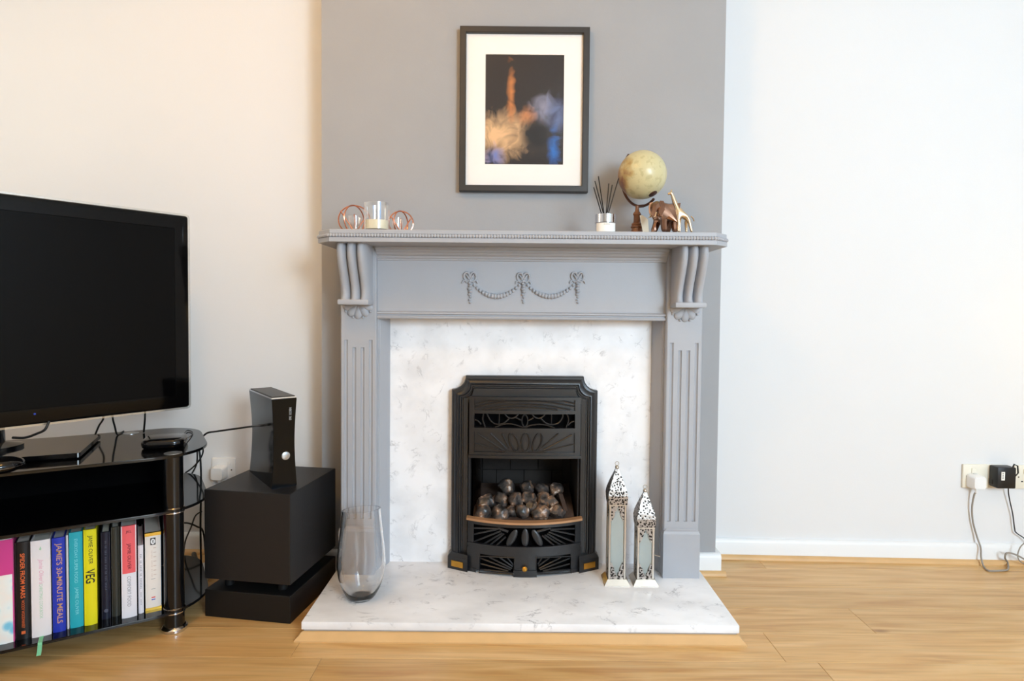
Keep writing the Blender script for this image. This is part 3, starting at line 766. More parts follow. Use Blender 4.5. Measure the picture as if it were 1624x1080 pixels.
def fline(mb, a, b, r=0.0030, dy=0.004):
    v = []
    for i in range(7):
        t = i / 6; p = QP(a[0] + (b[0] - a[0]) * t, a[1] + (b[1] - a[1]) * t); v.append((p.x, p.y + dy, p.z))
    mb.tube(v, r, 6)
for (a, b) in (((751, 838), (790, 839)), ((751, 848), (790, 840)), ((751, 860), (794, 843)), ((760, 868), (796, 846)), ((774, 868), (799, 847)), ((786, 867), (802, 852)),
               ((912, 839), (873, 840)), ((912, 849), (873, 841)), ((912, 861), (870, 844)), ((904, 868), (868, 847)), ((894, 868), (864, 849)), ((881, 868), (860, 850))): 
    rays = MB(); fline(rays, a, b); rays.build('ray_bar', 'cast_iron', fret, smooth=True)
for a, b in (((790, 838), (806, 844)), ((873, 838), (852, 844))):
    rays = MB(); fline(rays, a, b, 0.004); rays.build('ray_bar', 'cast_iron', fret, smooth=True)
for cx_, cy_, ti in ((812, 854, 0.50), (833, 854, 0.0), (852, 854, -0.50)):
    pm = MB(); c = QP(cx_, cy_)
    t = bmesh.new(); bmesh.ops.create_uvsphere(t, u_segments=16, v_segments=10, radius=1)
    t.transform(Matrix.Translation((c.x, c.y + 0.004, c.z)) @ Matrix.Rotation(ti, 4, 'Y') @ Matrix.Diagonal((0.0125, 0.005, 0.031, 1)))
    pm.merge(t); pm.build('petal', 'cast_iron', fret, smooth=True)
# ash pit front below
ap = MB(); zg1, zg0 = zmid, QP(831, 911).z
xl0, xl1, xr0, xr1 = QP(761, 890).x, QP(815, 890).x, QP(851, 890).x, QP(905, 890).x
zo1, zo0 = QP(831, 884.5).z, QP(831, 909).z
bow_box(ap, fxa, xl0, zg0, zg1, 0.002, 0.012, 3); bow_box(ap, xl1, xr0, zg0 - 0.004, zg1, 0.000, 0.012, 3); bow_box(ap, xr1, fxb, zg0, zg1, 0.002, 0.012, 3)
for a, b in ((xl0, xl1), (xr0, xr1)): bow_box(ap, a, b, zo1, zg1, 0.002, 0.012, 5); bow_box(ap, a, b, zg0, zo0, 0.002, 0.012, 5)
bow_box(ap, xl1 - 0.001, xr0 + 0.001, HT, HT + 0.022, -0.003, 0.02, 3)
bow_box(ap, fxa, fxa + 0.030, HT, zg0 + 0.004, 0.0, 0.02, 3); bow_box(ap, fxb - 0.030, fxb, HT, zg0 + 0.004, 0.0, 0.02, 3)
ash = ap.build('ash_cover', 'cast_iron', GF)
ab_ = MB(); bow_box(ab_, fxa + 0.004, fxb - 0.004, HT + 0.004, zr - 0.017, 0.030, 0.034); ab_.build('dark_backing', 'matte_black', GF)
for (a, b) in (((761, 886), (810, 905)), ((761, 895), (806, 907)), ((776, 885), (812, 903)), ((792, 885), (813, 900)), ((804, 885), (814, 897)), ((761, 904), (806, 909)),
               ((905, 886), (857, 905)), ((905, 895), (861, 907)), ((890, 885), (855, 903)), ((872, 885), (854, 899)), ((860, 885), (853, 896)), ((905, 904), (861, 909))): 
    rb = MB(); fline(rb, a, b, 0.0024, 0.006); rb.build('ray_bar', 'cast_iron', ash, smooth=True)
for (a0, a1) in ((760, 816), (850, 906)):
    rim = MB()
    for (p, q) in (((a0, 882), (a1, 885)) if a0 < 800 else ((a0, 885), (a1, 882)), ((a0, 908), (a1, 911)) if a0 < 800 else ((a0, 911), (a1, 908))): fline(rim, p, q, 0.0018, 0.0)
    fline(rim, (a0, 882), (a0, 909), 0.0018, 0.0); fline(rim, (a1, 885), (a1, 910), 0.0018, 0.0)
    rim.build('opening_rim', 'cast_iron', ash, smooth=True)
kc = QP(832, 901)
t = bmesh.new(); kb = MB().lathe([(0.0005, -0.014), (0.005, -0.0135), (0.0085, -0.010), (0.0085, -0.006), (0.005, -0.002), (0.004, 0.006)], n=16)
kb.xf(Matrix.Translation(kc) @ Matrix.Rotation(R(-90), 4, 'X'))
kb.build('knob', 'brass', GF, smooth=True, label='small round brass knob')
for s in (-1, 1):
    # splayed foot block with brass plate
    xo, xi = FX + s * (OHX + 0.009), FX + s * (IHX - 0.004)
    zt_ = 0.100
    ring = lambda d, z: [(xo - s * d, PF - 0.001, z), (xo - s * d, 1.976 + d, z), (xi, 1.942 + d, z), (xi, PF - 0.001, z)]
    MB().loft([ring(0, HT), ring(0, zt_ - 0.012), ring(0.006, zt_ - 0.004), ring(0.010, zt_)]).build('foot_block', 'cast_iron', GF)
    f0, f1 = Vector((xo, 1.976, 0)), Vector((xi, 1.942, 0)); d_ = f1 - f0
    a, b = f0 + d_ * 0.20, f0 + d_ * 0.78; nrm = Vector((d_.y, -d_.x, 0)).normalized() * (1 if s > 0 else -1)
    if nrm.y > 0: nrm = -nrm
    z0, z1 = HT + 0.010, HT + 0.029
    pm = MB(); pm.loft([[(p.x, p.y, z0) for p in (a, b, b + nrm * 0.002, a + nrm * 0.002)], [(p.x, p.y, z1) for p in (a, b, b + nrm * 0.002, a + nrm * 0.002)]])
    pm.build('brass_plate', 'brass', GF)
# bed and slip of ceramic at the side
bd = MB().prism([(1.985, zr - 0.030), (1.985, zr - 0.004), (2.00, zr + 0.002), (2.10, zr + 0.030), (2.20, zr + 0.048), (2.20, zr - 0.03)], 'x', FX - 0.168, FX + 0.168)
bow_box(bd, FX - 0.168, FX + 0.168, zr - 0.016, zr - 0.0035, 0.011, 0.078)
bd.build('fuel_bed', 'ember_bed', GF)
a, b = P(889, 783, 2.05), P(903, 828, 2.0)
MB().loft([[(p.x - 0.007, p.y, p.z), (p.x + 0.007, p.y, p.z), (p.x + 0.007, p.y + 0.02, p.z), (p.x - 0.007, p.y + 0.02, p.z)] for p in (a, b)]).build('ceramic_slip', 'ember_bed', GF)
coals = [(765, 814, 13.5, 1.985, 'front row, first from the steel side plate'), (794, 814, 13.5, 1.985, 'front row, second from the steel side plate'), (811, 812, 10, 1.995, 'front row, half hidden beside the pale coal'),
         (827.5, 811, 11.5, 1.98, 'front row with whitish burnt face'), (844, 806, 11, 2.005, 'front row, set back beside the whitish coal'), (857, 813, 13.5, 1.98, 'front row, second from the ceramic slip'), (883, 811, 13, 1.985, 'front row, next to the ceramic slip'),
         (772, 797, 15, 2.03, 'middle row, above the front coal by the steel side plate'), (794, 792, 13, 2.05, 'middle row, dark, under the speckled top coal'), (817, 791, 13, 2.035, 'middle row with pale streak, above the whitish coal'),
         (840, 790, 12.5, 2.04, 'middle row, upright, under the round top coal'), (862, 793, 12, 2.035, 'middle row, brownish, under the square top coal'), (875, 798, 11, 2.02, 'middle row, lying against the front coal by the ceramic slip'),
         (803, 773, 12.5, 2.085, 'top row, white speckled, first from the steel side plate'), (836, 773, 11.5, 2.09, 'top row, round, second from the steel side plate'), (859, 776, 11, 2.085, 'top row, squarish, third from the steel side plate'), (881, 775, 11.5, 2.085, 'top row, brown burnt, last by the ceramic slip')]
for i, (px, py, rp, Y, lab) in enumerate(coals):
    c = P(px, py, Y); r = rp * Y / F
    t = bmesh.new(); bmesh.ops.create_icosphere(t, subdivisions=3, radius=1)
    seed = Vector((i * 3.7, i * 1.3, i * 5.1))
    cuts = [Vector((rnd.uniform(-1, 1), rnd.uniform(-1, 1), rnd.uniform(-1, 1))).normalized() for _ in range(9)]
    for v in t.verts:
        d = v.co.normalized(); m_ = 1.12
        for q in cuts:
            dp = d.dot(q)
            if dp > 0.2: m_ = min(m_, 0.80 / dp)
        m_ *= 1 + 0.10 * noise.noise(d * 3 + seed)
        v.co = d * m_ * r
    t.transform(Matrix.Translation(c))
    mb = MB(); mb.merge(t)
    mb.top('coal', 'ceramic_coal', 'ceramic coal in ' + lab, 'coal', c, group='ceramic coals in the gas fire', smooth=True, angle=28)

# ------------------------------------------------------------------ framed print
pc = P(831.5, 173, 2.04)
fw, fh = 0.432, 0.545
PT = thing('framed_print', 'black framed print with wide white mount hung above the mantel', 'picture', (pc.x, BY, pc.z - fh / 2))
x0, x1, z0, z1 = pc.x - fw / 2, pc.x + fw / 2, pc.z - fh / 2, pc.z + fh / 2
fy0, fb_ = BY - 0.028, 0.021
fr = MB()
def rect(d, y): return [(x0 + d, y, z0 + d), (x1 - d, y, z0 + d), (x1 - d, y, z1 - d), (x0 + d, y, z1 - d)]
fr.loft([rect(0, BY - 0.001), rect(0, fy0 + 0.002), rect(0.002, fy0), rect(fb_ - 0.002, fy0), rect(fb_, fy0 + 0.002), rect(fb_, BY - 0.010), rect(fb_, BY - 0.001)], cap=False)
fr.build('frame', 'frame_black', PT)
a, b = P(769, 260, BY - 0.014), P(895, 87, BY - 0.014)
mm = MB(); my = BY - 0.014
for (u0, u1, v0, v1) in ((x0 + fb_ - 0.003, a.x, z0 + fb_ - 0.003, z1 - fb_ + 0.003), (b.x, x1 - fb_ + 0.003, z0 + fb_ - 0.003, z1 - fb_ + 0.003), (a.x, b.x, z0 + fb_ - 0.003, a.z), (a.x, b.x, b.z, z1 - fb_ + 0.003)):
    mm.box(u0, u1, my, my + 0.003, v0, v1)
mm.build('mount', 'mat_board', PT)
pr = bpy.data.objects.new('print', None); bpy.data.objects.remove(pr)
pcx, pcz = (a.x + b.x) / 2, (a.z + b.z) / 2
mp_ = MB().box(a.x - 0.004 - pcx, b.x + 0.004 - pcx, 0.0, 0.001, a.z - 0.004 - pcz, b.z + 0.004 - pcz)
po = bpy.data.objects.new('print', mp_.mesh('print', 'smoky_print')); C.objects.link(po); po.parent = PT
po.location = (pcx - pc.x, my + 0.0031 - BY, pcz - (pc.z - fh / 2)); po['label'] = 'dark printed sheet with smoky orange and blue clouds'
MB().box(x0 + fb_ - 0.004, x1 - fb_ + 0.004, fy0 + 0.006, fy0 + 0.008, z0 + fb_ - 0.004, z1 - fb_ + 0.004).build('glazing', 'picture_glass', PT)

# ------------------------------------------------------------------ things on the shelf
# candle in a glass jar
Yc = 1.875
cj = P(597.5, 360, Yc); jr = (P(617.8, 345, Yc).x - P(577.3, 345, Yc).x) / 2; jt = P(597, 322.5, Yc).z
J = thing('jar_candle', 'cream candle half burnt in a clear glass jar on the mantel', 'candle', (cj.x, Yc, ST))
MB().lathe([(jr * 0.97, 0), (jr, 0.003), (jr, jt - ST), (jr - 0.0025, jt - ST), (jr - 0.0025, 0.008), (0.001, 0.008)], (cj.x, Yc, ST), 40).build('jar', 'jar_glass', J, smooth=True)
wx = P(597, 350, Yc).z - ST
MB().lathe([(jr - 0.004, 0.0085), (jr - 0.004, wx), (jr - 0.008, wx - 0.0015), (0.002, wx - 0.003)], (cj.x, Yc, ST), 32).build('wax', 'wax', J, smooth=True)
MB().tube([(cj.x, Yc, ST + wx - 0.004), (cj.x + 0.001, Yc, ST + wx + 0.006)], 0.001, 6).build('wick', 'reed_black', J)
# copper wire tealight holder: two cages of wire round small glass cups
def wire_cage(c, rx, ry, rz_, parent, seed):
    q = random.Random(seed)
    cyc = [Vector((c.x + rx * math.cos(t), c.y + ry * 0.1 * math.sin(t), c.z + rz_ * math.sin(t))) for t in [2 * PI * k / 40 for k in range(41)]]
    def rot(pts, az, tilt):
        M = Matrix.Translation(c) @ Matrix.Rotation(az, 4, 'Z') @ Matrix.Rotation(tilt, 4, 'X') @ Matrix.Translation(-c)
        return [M @ p for p in pts]
    MB().tube(rot(cyc, 0.15, 0.05), 0.0021, 7, cap=False).build('wire', 'copper', parent, smooth=True)
    MB().tube(rot(cyc, 1.15, 0.1), 0.0021, 7, cap=False).build('wire', 'copper', parent, smooth=True)
    for (a, b, z1) in ((-0.78, -0.45, 0.55), (0.72, 0.45, 0.45), (-0.2, 0.8, 0.5)):
        MB().tube([c + Vector((a * rx, b * ry, z1 * rz_)), c + Vector((0.10 * rx, b * 0.2 * ry - 0.2 * ry, -0.92 * rz_))], 0.0021, 7).build('wire', 'copper', parent, smooth=True)
W1 = P(562, 350, 1.93)
H = thing('tealight_holder', 'copper wire tealight holder partly behind the jar candle', 'candle holder', (P(597, 360, 1.93).x, 1.93, ST))
cz = (P(562, 326, 1.93).z + ST) / 2
wire_cage(Vector((W1.x, 1.93, cz)), 0.049, 0.045, P(562, 326, 1.93).z - cz, H, 1)
W2_ = P(636, 350, 1.93); cz2 = (P(638, 335, 1.93).z + ST) / 2
wire_cage(Vector((W2_.x, 1.93, cz2)), 0.038, 0.040, P(638, 335, 1.93).z - cz2, H, 2)
MB().tube([(W1.x + 0.03, 1.93, ST + 0.002), (W2_.x - 0.02, 1.93, ST + 0.002)], 0.0018, 6).build('wire', 'copper', H, smooth=True)
for (px, top_, rr_) in ((563, 343, 0.0215), (630, 346, 0.0185)):
    c = P(px, 355, 1.935); zt_ = P(px, top_, 1.935).z
    g = MB().lathe([(rr_ * 0.8, 0.001), (rr_, zt_ - ST), (rr_ - 0.002, zt_ - ST), (rr_ * 0.8 - 0.002, 0.004), (0.001, 0.004)], (c.x, 1.935, ST), 28)
    g.top('tealight_cup', 'jar_glass', 'small clear glass tealight cup ' + ('in the bigger copper wire loop' if px < 600 else 'in the smaller copper wire loop'), 'glass cup', (c.x, 1.935, ST), group='glass tealight cups in the copper holder', smooth=True)
# reed diffuser
Yd = 1.87
dc = P(960, 360, Yd); dr = (P(976.5, 350, Yd).x - P(943.5, 350, Yd).x) / 2
D = thing('reed_diffuser', 'white labelled reed diffuser with chrome collar and black reeds', 'diffuser', (dc.x, Yd, ST))
zc0, zc1 = P(960, 354.5, Yd).z - ST, P(960, 340.5, Yd).z - ST
MB().lathe([(dr * 0.93, 0), (dr * 0.95, 0.002), (dr * 0.95, zc0), (dr * 0.9, zc0 + 0.001)], (dc.x, Yd, ST), 36).build('bottle', 'jar_glass', D, smooth=True)
lb = MB(); n = 20; rl = dr * 0.955
for i in range(n):
    a0, a1 = R(-160 + 140 * i / n), R(-160 + 140 * (i + 1) / n)
    lb.add([(dc.x + rl * math.cos(a0), Yd + rl * math.sin(a0), ST + 0.004), (dc.x + rl * math.cos(a1), Yd + rl * math.sin(a1), ST + 0.004), (dc.x + rl * math.cos(a1), Yd + rl * math.sin(a1), ST + zc0 - 0.001), (dc.x + rl * math.cos(a0), Yd + rl * math.sin(a0), ST + zc0 - 0.001)], [(0, 1, 2, 3)])
lo2 = lb.build('paper_label', 'label_white', D, smooth=True)
for i in range(6):
    a0 = R(-105 + i * 6); x_, y_ = dc.x + (rl + 0.0004) * math.cos(a0), Yd + (rl + 0.0004) * math.sin(a0); zz = P(960, 358, Yd).z
    MB().box(x_ - 0.0011, x_ + 0.0011, y_ - 0.0002, y_, zz, zz + 0.0022).build('faint_print', 'label_ink', lo2)
MB().lathe([(dr * 0.9, zc0), (dr, zc0 + 0.001), (dr, zc1 - 0.001), (dr * 0.97, zc1), (0.006, zc1), (0.0055, zc1 - 0.006)], (dc.x, Yd, ST), 36).build('collar', 'chrome', D, smooth=True)
for (tx, ty, bx_) in ((941.5, 297, 955), (943.5, 287, 958), (949, 279.5, 958.5), (965.5, 291, 961), (971, 293, 962), (981, 283, 963.5)):
    tp = P(tx, ty, Yd + rnd.uniform(-0.02, 0.02)); bt = P(bx_, 340, Yd); bt.z = ST + zc1 - 0.004
    MB().tube([bt, tp], 0.0016, 6).build('reed', 'reed_black', D)
# globe
Yg_ = 1.925
gc = P(1018.5, 277.5, Yg_); gr = 38.9 * Yg_ / F / 1.03
GL = thing('desk_globe', 'antique cream desk globe on a turned wooden stand', 'globe', (P(1010, 360, Yg_).x, Yg_, ST))
gm = MB(); gm.sphere((0, 0, 0), gr, 48, 32)
go = bpy.data.objects.new('ball', gm.mesh('ball', 'globe_map', smooth=True)); C.objects.link(go); go.parent = GL
go.location = gc - Vector(GL.location)
ax = (P(1001, 238.5, Yg_) - P(1032, 311, Yg_)).normalized(); ax.y = 0.38; ax.normalize()
tp, bt = gc + ax * (gr + 0.006), gc - ax * (gr + 0.006)
MB().tube([gc + ax * (gr - 0.002), gc + ax * (gr + 0.004), tp], [0.0045, 0.004, 0.0035], 10).build('pivot', 'bronze_dark', GL, smooth=True)
MB().tube([gc - ax * (gr - 0.006), gc - ax * (gr + 0.001), gc - ax * (gr + 0.003)], [0.014, 0.0135, 0.008], 18).build('pivot', 'bronze_dark', GL, smooth=True)
side = Vector((-ax.z, 0, ax.x)).normalized(); side = -side if side.x > 0 else side
bk = ax.cross(side); bk = -bk if bk.y < 0 else bk
side = side * math.cos(0.95) + bk * math.sin(0.95)
ra = gr + 0.013
arc = [gc + (ax * (ra * math.cos(t)) + side * (ra * math.sin(t))) * (1 + 0.16 * math.sin(t) * (1 - math.cos(t)) / 2) for t in [R(4) + R(172) * k / 40 for k in range(41)]]
MB().tube(arc, 0.0042, 8).build('meridian_arm', 'bronze_dark', GL, smooth=True)
low = min(arc, key=lambda p: p.z)
sc = Vector((P(1010, 360, Yg_).x, Yg_, ST)); hz = low.z - ST
MB().lathe([(0.040, 0), (0.040, 0.005), (0.036, 0.009), (0.022, 0.012), (0.0175, 0.018), (0.0165, 0.026), (0.019, 0.029), (0.019, 0.032), (0.016, 0.035), (0.017, 0.038), (0.016, 0.041), (0.011, 0.045), (0.010, hz * 0.66), (0.0125, hz * 0.70), (0.012, hz * 0.74), (0.007, hz * 0.80), (0.0055, hz * 0.9), (0.006, hz - 0.002)], sc, 28).build('stand', 'wood_dark', GL, smooth=True)
MB().tube([sc + Vector((0, 0, hz - 0.004)), low], 0.005, 8).build('stem', 'bronze_dark', GL, smooth=True)
# small cream card leaning by the globe
ca, cb_ = P(1019, 345, 1.90), P(1030, 366, 1.90)
MB().prism([(P(1013, 343, 1.90).x, P(1013, 343, 1.90).z), (P(1017, 340, 1.90).x, P(1017, 342, 1.9).z), (P(1026, 349, 1.90).x, P(1026, 349, 1.90).z), (P(1028, 366, 1.9).x, ST), (P(1019, 366, 1.9).x, ST)], 'y', 1.885, 1.8865).top('card_tag', 'card_cream', 'small cream card standing between the globe and the elephant', 'card', (P(1023, 366, 1.885).x, 1.885, ST))
# elephant
Ye = 1.865
e0 = P(1050, 366, Ye); e0.z = ST; k_ = Ye / F
EH = P(1050, 314, Ye).z - ST
def E(px, zfrac, dy=0.0): return Vector((P(px, 340, Ye).x, Ye + dy, ST + EH * zfrac))
EV = [E(1058, .60), E(1066, .58), E(1071, .52), E(1049, .64), E(1042, .72, -.008), E(1037, .74, -.016), E(1033, .66, -.026), E(1032.5, .48, -.034), E(1034.5, .33, -.038),
      E(1049, .40, -.017), E(1051, .2, -.019), E(1051.5, .03, -.019), E(1045, .40, .017), E(1041, .2, .012), E(1037, .03, .010),
      E(1068, .36, -.015), E(1068.5, .18, -.016), E(1069, .03, -.016), E(1064, .36, .018), E(1062, .18, .020), E(1060, .03, .020)]
EE = [(0, 1), (1, 2), (0, 3), (3, 4), (4, 5), (5, 6), (6, 7), (7, 8), (3, 9), (9, 10), (10, 11), (3, 12), (12, 13), (13, 14), (1, 15), (15, 16), (16, 17), (1, 18), (18, 19), (19, 20)]
ER = [.029, .027, .012, .028, .023, .021, .012, .008, .005, .0125, .0105, .0105, .0125, .0105, .0105, .0125, .0105, .0105, .0125, .0105, .0105]
EL = thing('elephant_figurine', 'polished copper elephant figurine in front of the globe', 'figurine', (e0.x, Ye, ST))
eb = MB(); eb.bm.free(); eb.bm = skin(EV, EE, ER, 1)
eb.build('elephant_body', 'elephant_bronze', EL, smooth=True, angle=24)
for s in (-1, 1):
    q = MB(); c = E(1043 if s < 0 else 1034, .72, -.026 if s < 0 else -.004)
    pts = [(0, .018), (.012, .016), (.017, .004), (.015, -.012), (.007, -.026), (.001, -.030), (-.004, -.016), (-.004, .004)]
    dirx = Vector((0.80, -0.45, 0)) if s < 0 else Vector((-0.55, 0.6, 0))
    q.loft([[c + dirx * (a * 1.0) + Vector((0, 0, b)) + Vector((0, -0.004 * h, 0)) for a, b in pts] for h in (-0.35, 0.35)])
    q.build('ear', 'elephant_bronze', EL)
    q = MB(); tk = E(1036 if s < 0 else 1030, .55, -.036 if s < 0 else -.024)
    q.tube([tk, tk + Vector((-0.004, -0.006, -0.012)), tk + Vector((-0.010, -0.010, -0.016))], [.0028, .0024, .001], 8)
    q.build('tusk', 'giraffe_gold', EL, smooth=True)
q = MB(); q.tube([E(1073, .55), E(1075, .42), E(1075, .28)], [.003, .002, .0015], 6); q.build('tail', 'elephant_bronze', EL, smooth=True)
# giraffe
Yj = 1.845
GH = P(1063, 302.5, Yj).z - ST
def Gp(px, py, dy=0.0):
    v = P(px, py, Yj); v.y += dy; v.z = max(v.z, ST + 0.003); return v
GV = [Gp(1078, 338), Gp(1086, 342), Gp(1094, 345.5), Gp(1073.5, 331), Gp(1069, 318), Gp(1065.5, 308), Gp(1064, 305.5), Gp(1059, 308.5),
      Gp(1074.5, 346, -.007), Gp(1075, 356, -.008), Gp(1074.5, 372, -.008), Gp(1078.5, 347, .007), Gp(1079, 357, .008), Gp(1079, 372, .008),
      Gp(1092, 352, -.007), Gp(1093.5, 360, -.008), Gp(1096, 372, -.008), Gp(1089, 352, .007), Gp(1089.5, 360, .008), Gp(1090, 372, .008)]
GE = [(0, 1), (1, 2), (0, 3), (3, 4), (4, 5), (5, 6), (6, 7), (0, 8), (8, 9), (9, 10), (0, 11), (11, 12), (12, 13), (2, 14), (14, 15), (15, 16), (2, 17), (17, 18), (18, 19)]
GR = [.0125, .011, .0105, .0095, .0068, .0050, .0056, .0030, .0060, .0042, .0036, .0060, .0042, .0036, .0060, .0042, .0036, .0060, .0042, .0036]
for v in (10, 13, 16, 19): GV[v].z = ST + 0.004
GI = thing('giraffe_figurine', 'pale gold giraffe figurine at the end of the mantel group', 'figurine', (Gp(1082, 366).x, Yj, ST))
gb = MB(); gb.bm.free(); gb.bm = skin(GV, GE, GR, 2)
gb.build('giraffe_body', 'giraffe_gold', GI, smooth=True, angle=60)
q = MB()
for dy in (-.003, .003): q.tube([Gp(1064.5, 305, dy), Gp(1065, 301, dy * 1.3)], [.0016, .0013], 6)
q.build('horn', 'giraffe_gold', GI, smooth=True)
MB().tube([Gp(1096, 343), Gp(1099, 346), Gp(1101, 351)], [.002, .0016, .002], 6).build('tail', 'giraffe_gold', GI, smooth=True)

# ------------------------------------------------------------------ things on the hearth
# glass vase
Yv = 1.762
vb = P(573, 953, Yv); vx = vb.x
vp = [(0.030, 0.0), (0.036, 0.002), (0.044, 0.012), (0.056, 0.034), (0.066, 0.066), (0.0700, 0.100), (0.0690, 0.130), (0.065, 0.168), (0.0605, 0.205), (0.0568, 0.242), (0.0557, 0.258), (0.0562, 0.261), (0.0555, 0.264)]
vi = [(r - 0.0028, z) for r, z in vp[::-1]][:-3] + [(0.034, 0.0075), (0.018, 0.0045), (0.001, 0.0040)]
vm = MB().lathe(vp + vi, (vx, Yv, HT), 64)
def cut(v):
    h = (v.z - HT) / 0.262
    if h > 0.55: v.z += (h - 0.55) / 0.45 * ((v.x - vx) * 0.06 - (v.y - Yv) * 0.12)
    return v
vm.map(cut)
vm.top('glass_vase', 'clear_glass', 'tall clear glass vase standing at the end of the hearth', 'vase', (vx, Yv, HT), smooth=True, angle=60)
# lanterns
def lantern(px0, px1, col_top, tip, bot, Y, label):
    """square pierced metal lantern; pixel rows give heights"""
    a, b = P(px0, bot, Y), P(px1, bot, Y); cx = (a.x + b.x) / 2; hw = (b.x - a.x) / 2; cy = Y + hw
    zc = P(cx, 0, Y).z
    zt = P((px0 + px1) / 2, col_top, Y).z; ztip = P((px0 + px1) / 2, tip, cy).z; zb = HT + 0.018
    T = thing('lantern', label, 'lantern', (cx, cy, HT), group='pierced metal lanterns on the hearth')
    sq = lambda h, z: [(cx - h, cy - h, z), (cx + h, cy - h, z), (cx + h, cy + h, z), (cx - h, cy + h, z)]
    MB().loft([sq(hw * 1.48, HT), sq(hw * 1.48, HT + 0.002), sq(hw * 1.08, zb), sq(hw * 0.9, zb)]).build('base', 'silver_lantern', T)
    pr_ = 0.0032
    for sx in (-1, 1):
        for sy in (-1, 1):
            x, y = cx + sx * (hw - pr_), cy + sy * (hw - pr_)
            MB().box(x - pr_, x + pr_, y - pr_, y + pr_, zb, zt, 0.001, 1).build('post', 'silver_lantern', T)
    H_ = zt - zb; w_ = hw - 2 * pr_
    top_h = min(0.052, H_ * 0.30); bot_h = top_h
    def plate(up):
        s = 1 if up else -1; z0 = zt if up else zb
        pts = [(-w_, 0), (w_, 0), (w_, -top_h * 0.95), (w_ * 0.86, -top_h), (w_ * 0.42, -top_h * 0.62), (w_ * 0.36, -top_h * 0.42), (w_ * 0.14, -top_h * 0.36), (w_ * 0.12, -top_h * 0.18), (-w_ * 0.12, -top_h * 0.18), (-w_ * 0.14, -top_h * 0.36), (-w_ * 0.36, -top_h * 0.42), (-w_ * 0.42, -top_h * 0.62), (-w_ * 0.86, -top_h), (-w_, -top_h * 0.95)]
        return [(x, z0 + s * z) for x, z in pts]
    for k in range(4):
        M = Matrix.Translation((cx, cy, 0)) @ Matrix.Rotation(k * PI / 2, 4, 'Z')
        for up in (True, False):
            m_ = MB().prism(plate(up), 'y', -hw + 0.002, -hw + 0.0032); m_.xf(M); m_.build('pierced_plate', 'pierced_silver', T)
        g = MB().box(-w_, w_, -hw + 0.005, -hw + 0.0065, zb + 0.002, zt - 0.002); g.xf(M); g.build('pane', 'lantern_glass', T)
    zr_ = ztip - 0.012
    hh = zr_ - zt
    rp = [(hw * 0.98, -0.001), (hw * 1.06, 0.002), (hw * 1.10, hh * 0.14), (hw * 1.12, hh * 0.26), (hw * 1.02, hh * 0.40), (hw * 0.82, hh * 0.56), (hw * 0.58, hh * 0.73), (hw * 0.34, hh * 0.88), (hw * 0.16, hh)]
    MB().loft([sq(h, zt + z) for h, z in rp]).build('roof', 'pierced_silver', T)
    f = MB().sphere((cx, cy, zr_ + 0.004), 0.0065, 14, 10)
    f.tube([(cx + 0.006 * math.cos(t), cy, zr_ + 0.016 + 0.006 * math.sin(t)) for t in [2 * PI * k / 16 for k in range(17)]], 0.0010, 6)
    f.build('finial', 'silver_lantern', T, smooth=True)
    MB().box(cx - hw * 1.03, cx + hw * 1.03, cy - hw * 1.03, cy + hw * 1.03, zt - 0.003, zt + 0.001).build('collar', 'silver_lantern', T)
    return T, cx, cy, hw
lantern(964.5, 992, 801, 737, 926, 1.862, 'taller of the two silver pierced lanterns on the hearth')
T2, cx2, cy2, hw2 = lantern(1010, 1037, 837, 774, 926, 1.862, 'shorter silver pierced lantern on the hearth with open door latch')
lz = P(1040, 880, 1.87)
MB().tube([(cx2 + hw2, cy2 - hw2 + 0.004, lz.z + 0.002), (cx2 + hw2 + 0.008, cy2 - hw2, lz.z), (cx2 + hw2 + 0.018, cy2 - hw2 - 0.002, lz.z - 0.001)], 0.0014, 6).build('latch', 'silver_lantern', T2, smooth=True)

# ------------------------------------------------------------------ subwoofer and console
SA = math.atan2(-0.041, 0.265)
sw_, sd_, sh_ = 0.268, 0.293, 0.374
s0 = Vector((-0.920, 1.741, 0)); dx = Vector((math.cos(SA), math.sin(SA), 0)); dy = Vector((-math.sin(SA), math.cos(SA), 0))
sc_ = s0 + dx * sw_ / 2 + dy * sd_ / 2
SUB = thing('subwoofer', 'black box subwoofer raised over its plinth beside the hearth', 'subwoofer', sc_, SA)
MB().box(-sw_ / 2, sw_ / 2, -sd_ / 2, sd_ / 2, 0.112, sh_, 0.002, 2).build('cabinet', 'black_satin', SUB, local=True)
MB().box(-sw_ / 2, sw_ / 2, -sd_ / 2, sd_ / 2, 0.0, 0.080, 0.002, 2).build('plinth', 'plinth_black', SUB, local=True)
for sx in (-1, 1):
    for sy in (-1, 1):
        MB().lathe([(0.014, 0.079), (0.014, 0.113)], (sx * 0.085, sy * 0.10, 0), 16).build('spacer', 'plinth_black', SUB, smooth=True, local=True)
MB().lathe([(0.08, 0.100), (0.095, 0.113)], (0, 0, 0), 24).build('port', 'plinth_black', SUB, smooth=True, local=True)
CA = R(37.5)
c0 = PZ(431, 776, sh_)
cw, cdp, chh = 0.072, 0.245, 0.263
cdx = Vector((math.cos(CA), math.sin(CA), 0)); cdy = Vector((-math.sin(CA), math.cos(CA), 0))
cc = c0 + cdx * cw / 2 + cdy * cdp / 2; cc.z = sh_
CON = thing('games_console', 'glossy black games console standing upright on the subwoofer', 'games console', cc, CA)
def con_ring(z, y0=-cdp / 2, y1=cdp / 2):
    t = z / chh; wst = 1 - 0.16 * (1 - abs(2 * t - 1) ** 1.6)      # pinched waist
    h = cw / 2 * wst
    sl = 0.004 * math.sin(PI * t)
    return [(-h, y0 + sl, z), (h, y0 + sl, z), (h, y1 - 0.012 * math.sin(PI * t), z), (-h, y1 - 0.012 * math.sin(PI * t), z)]
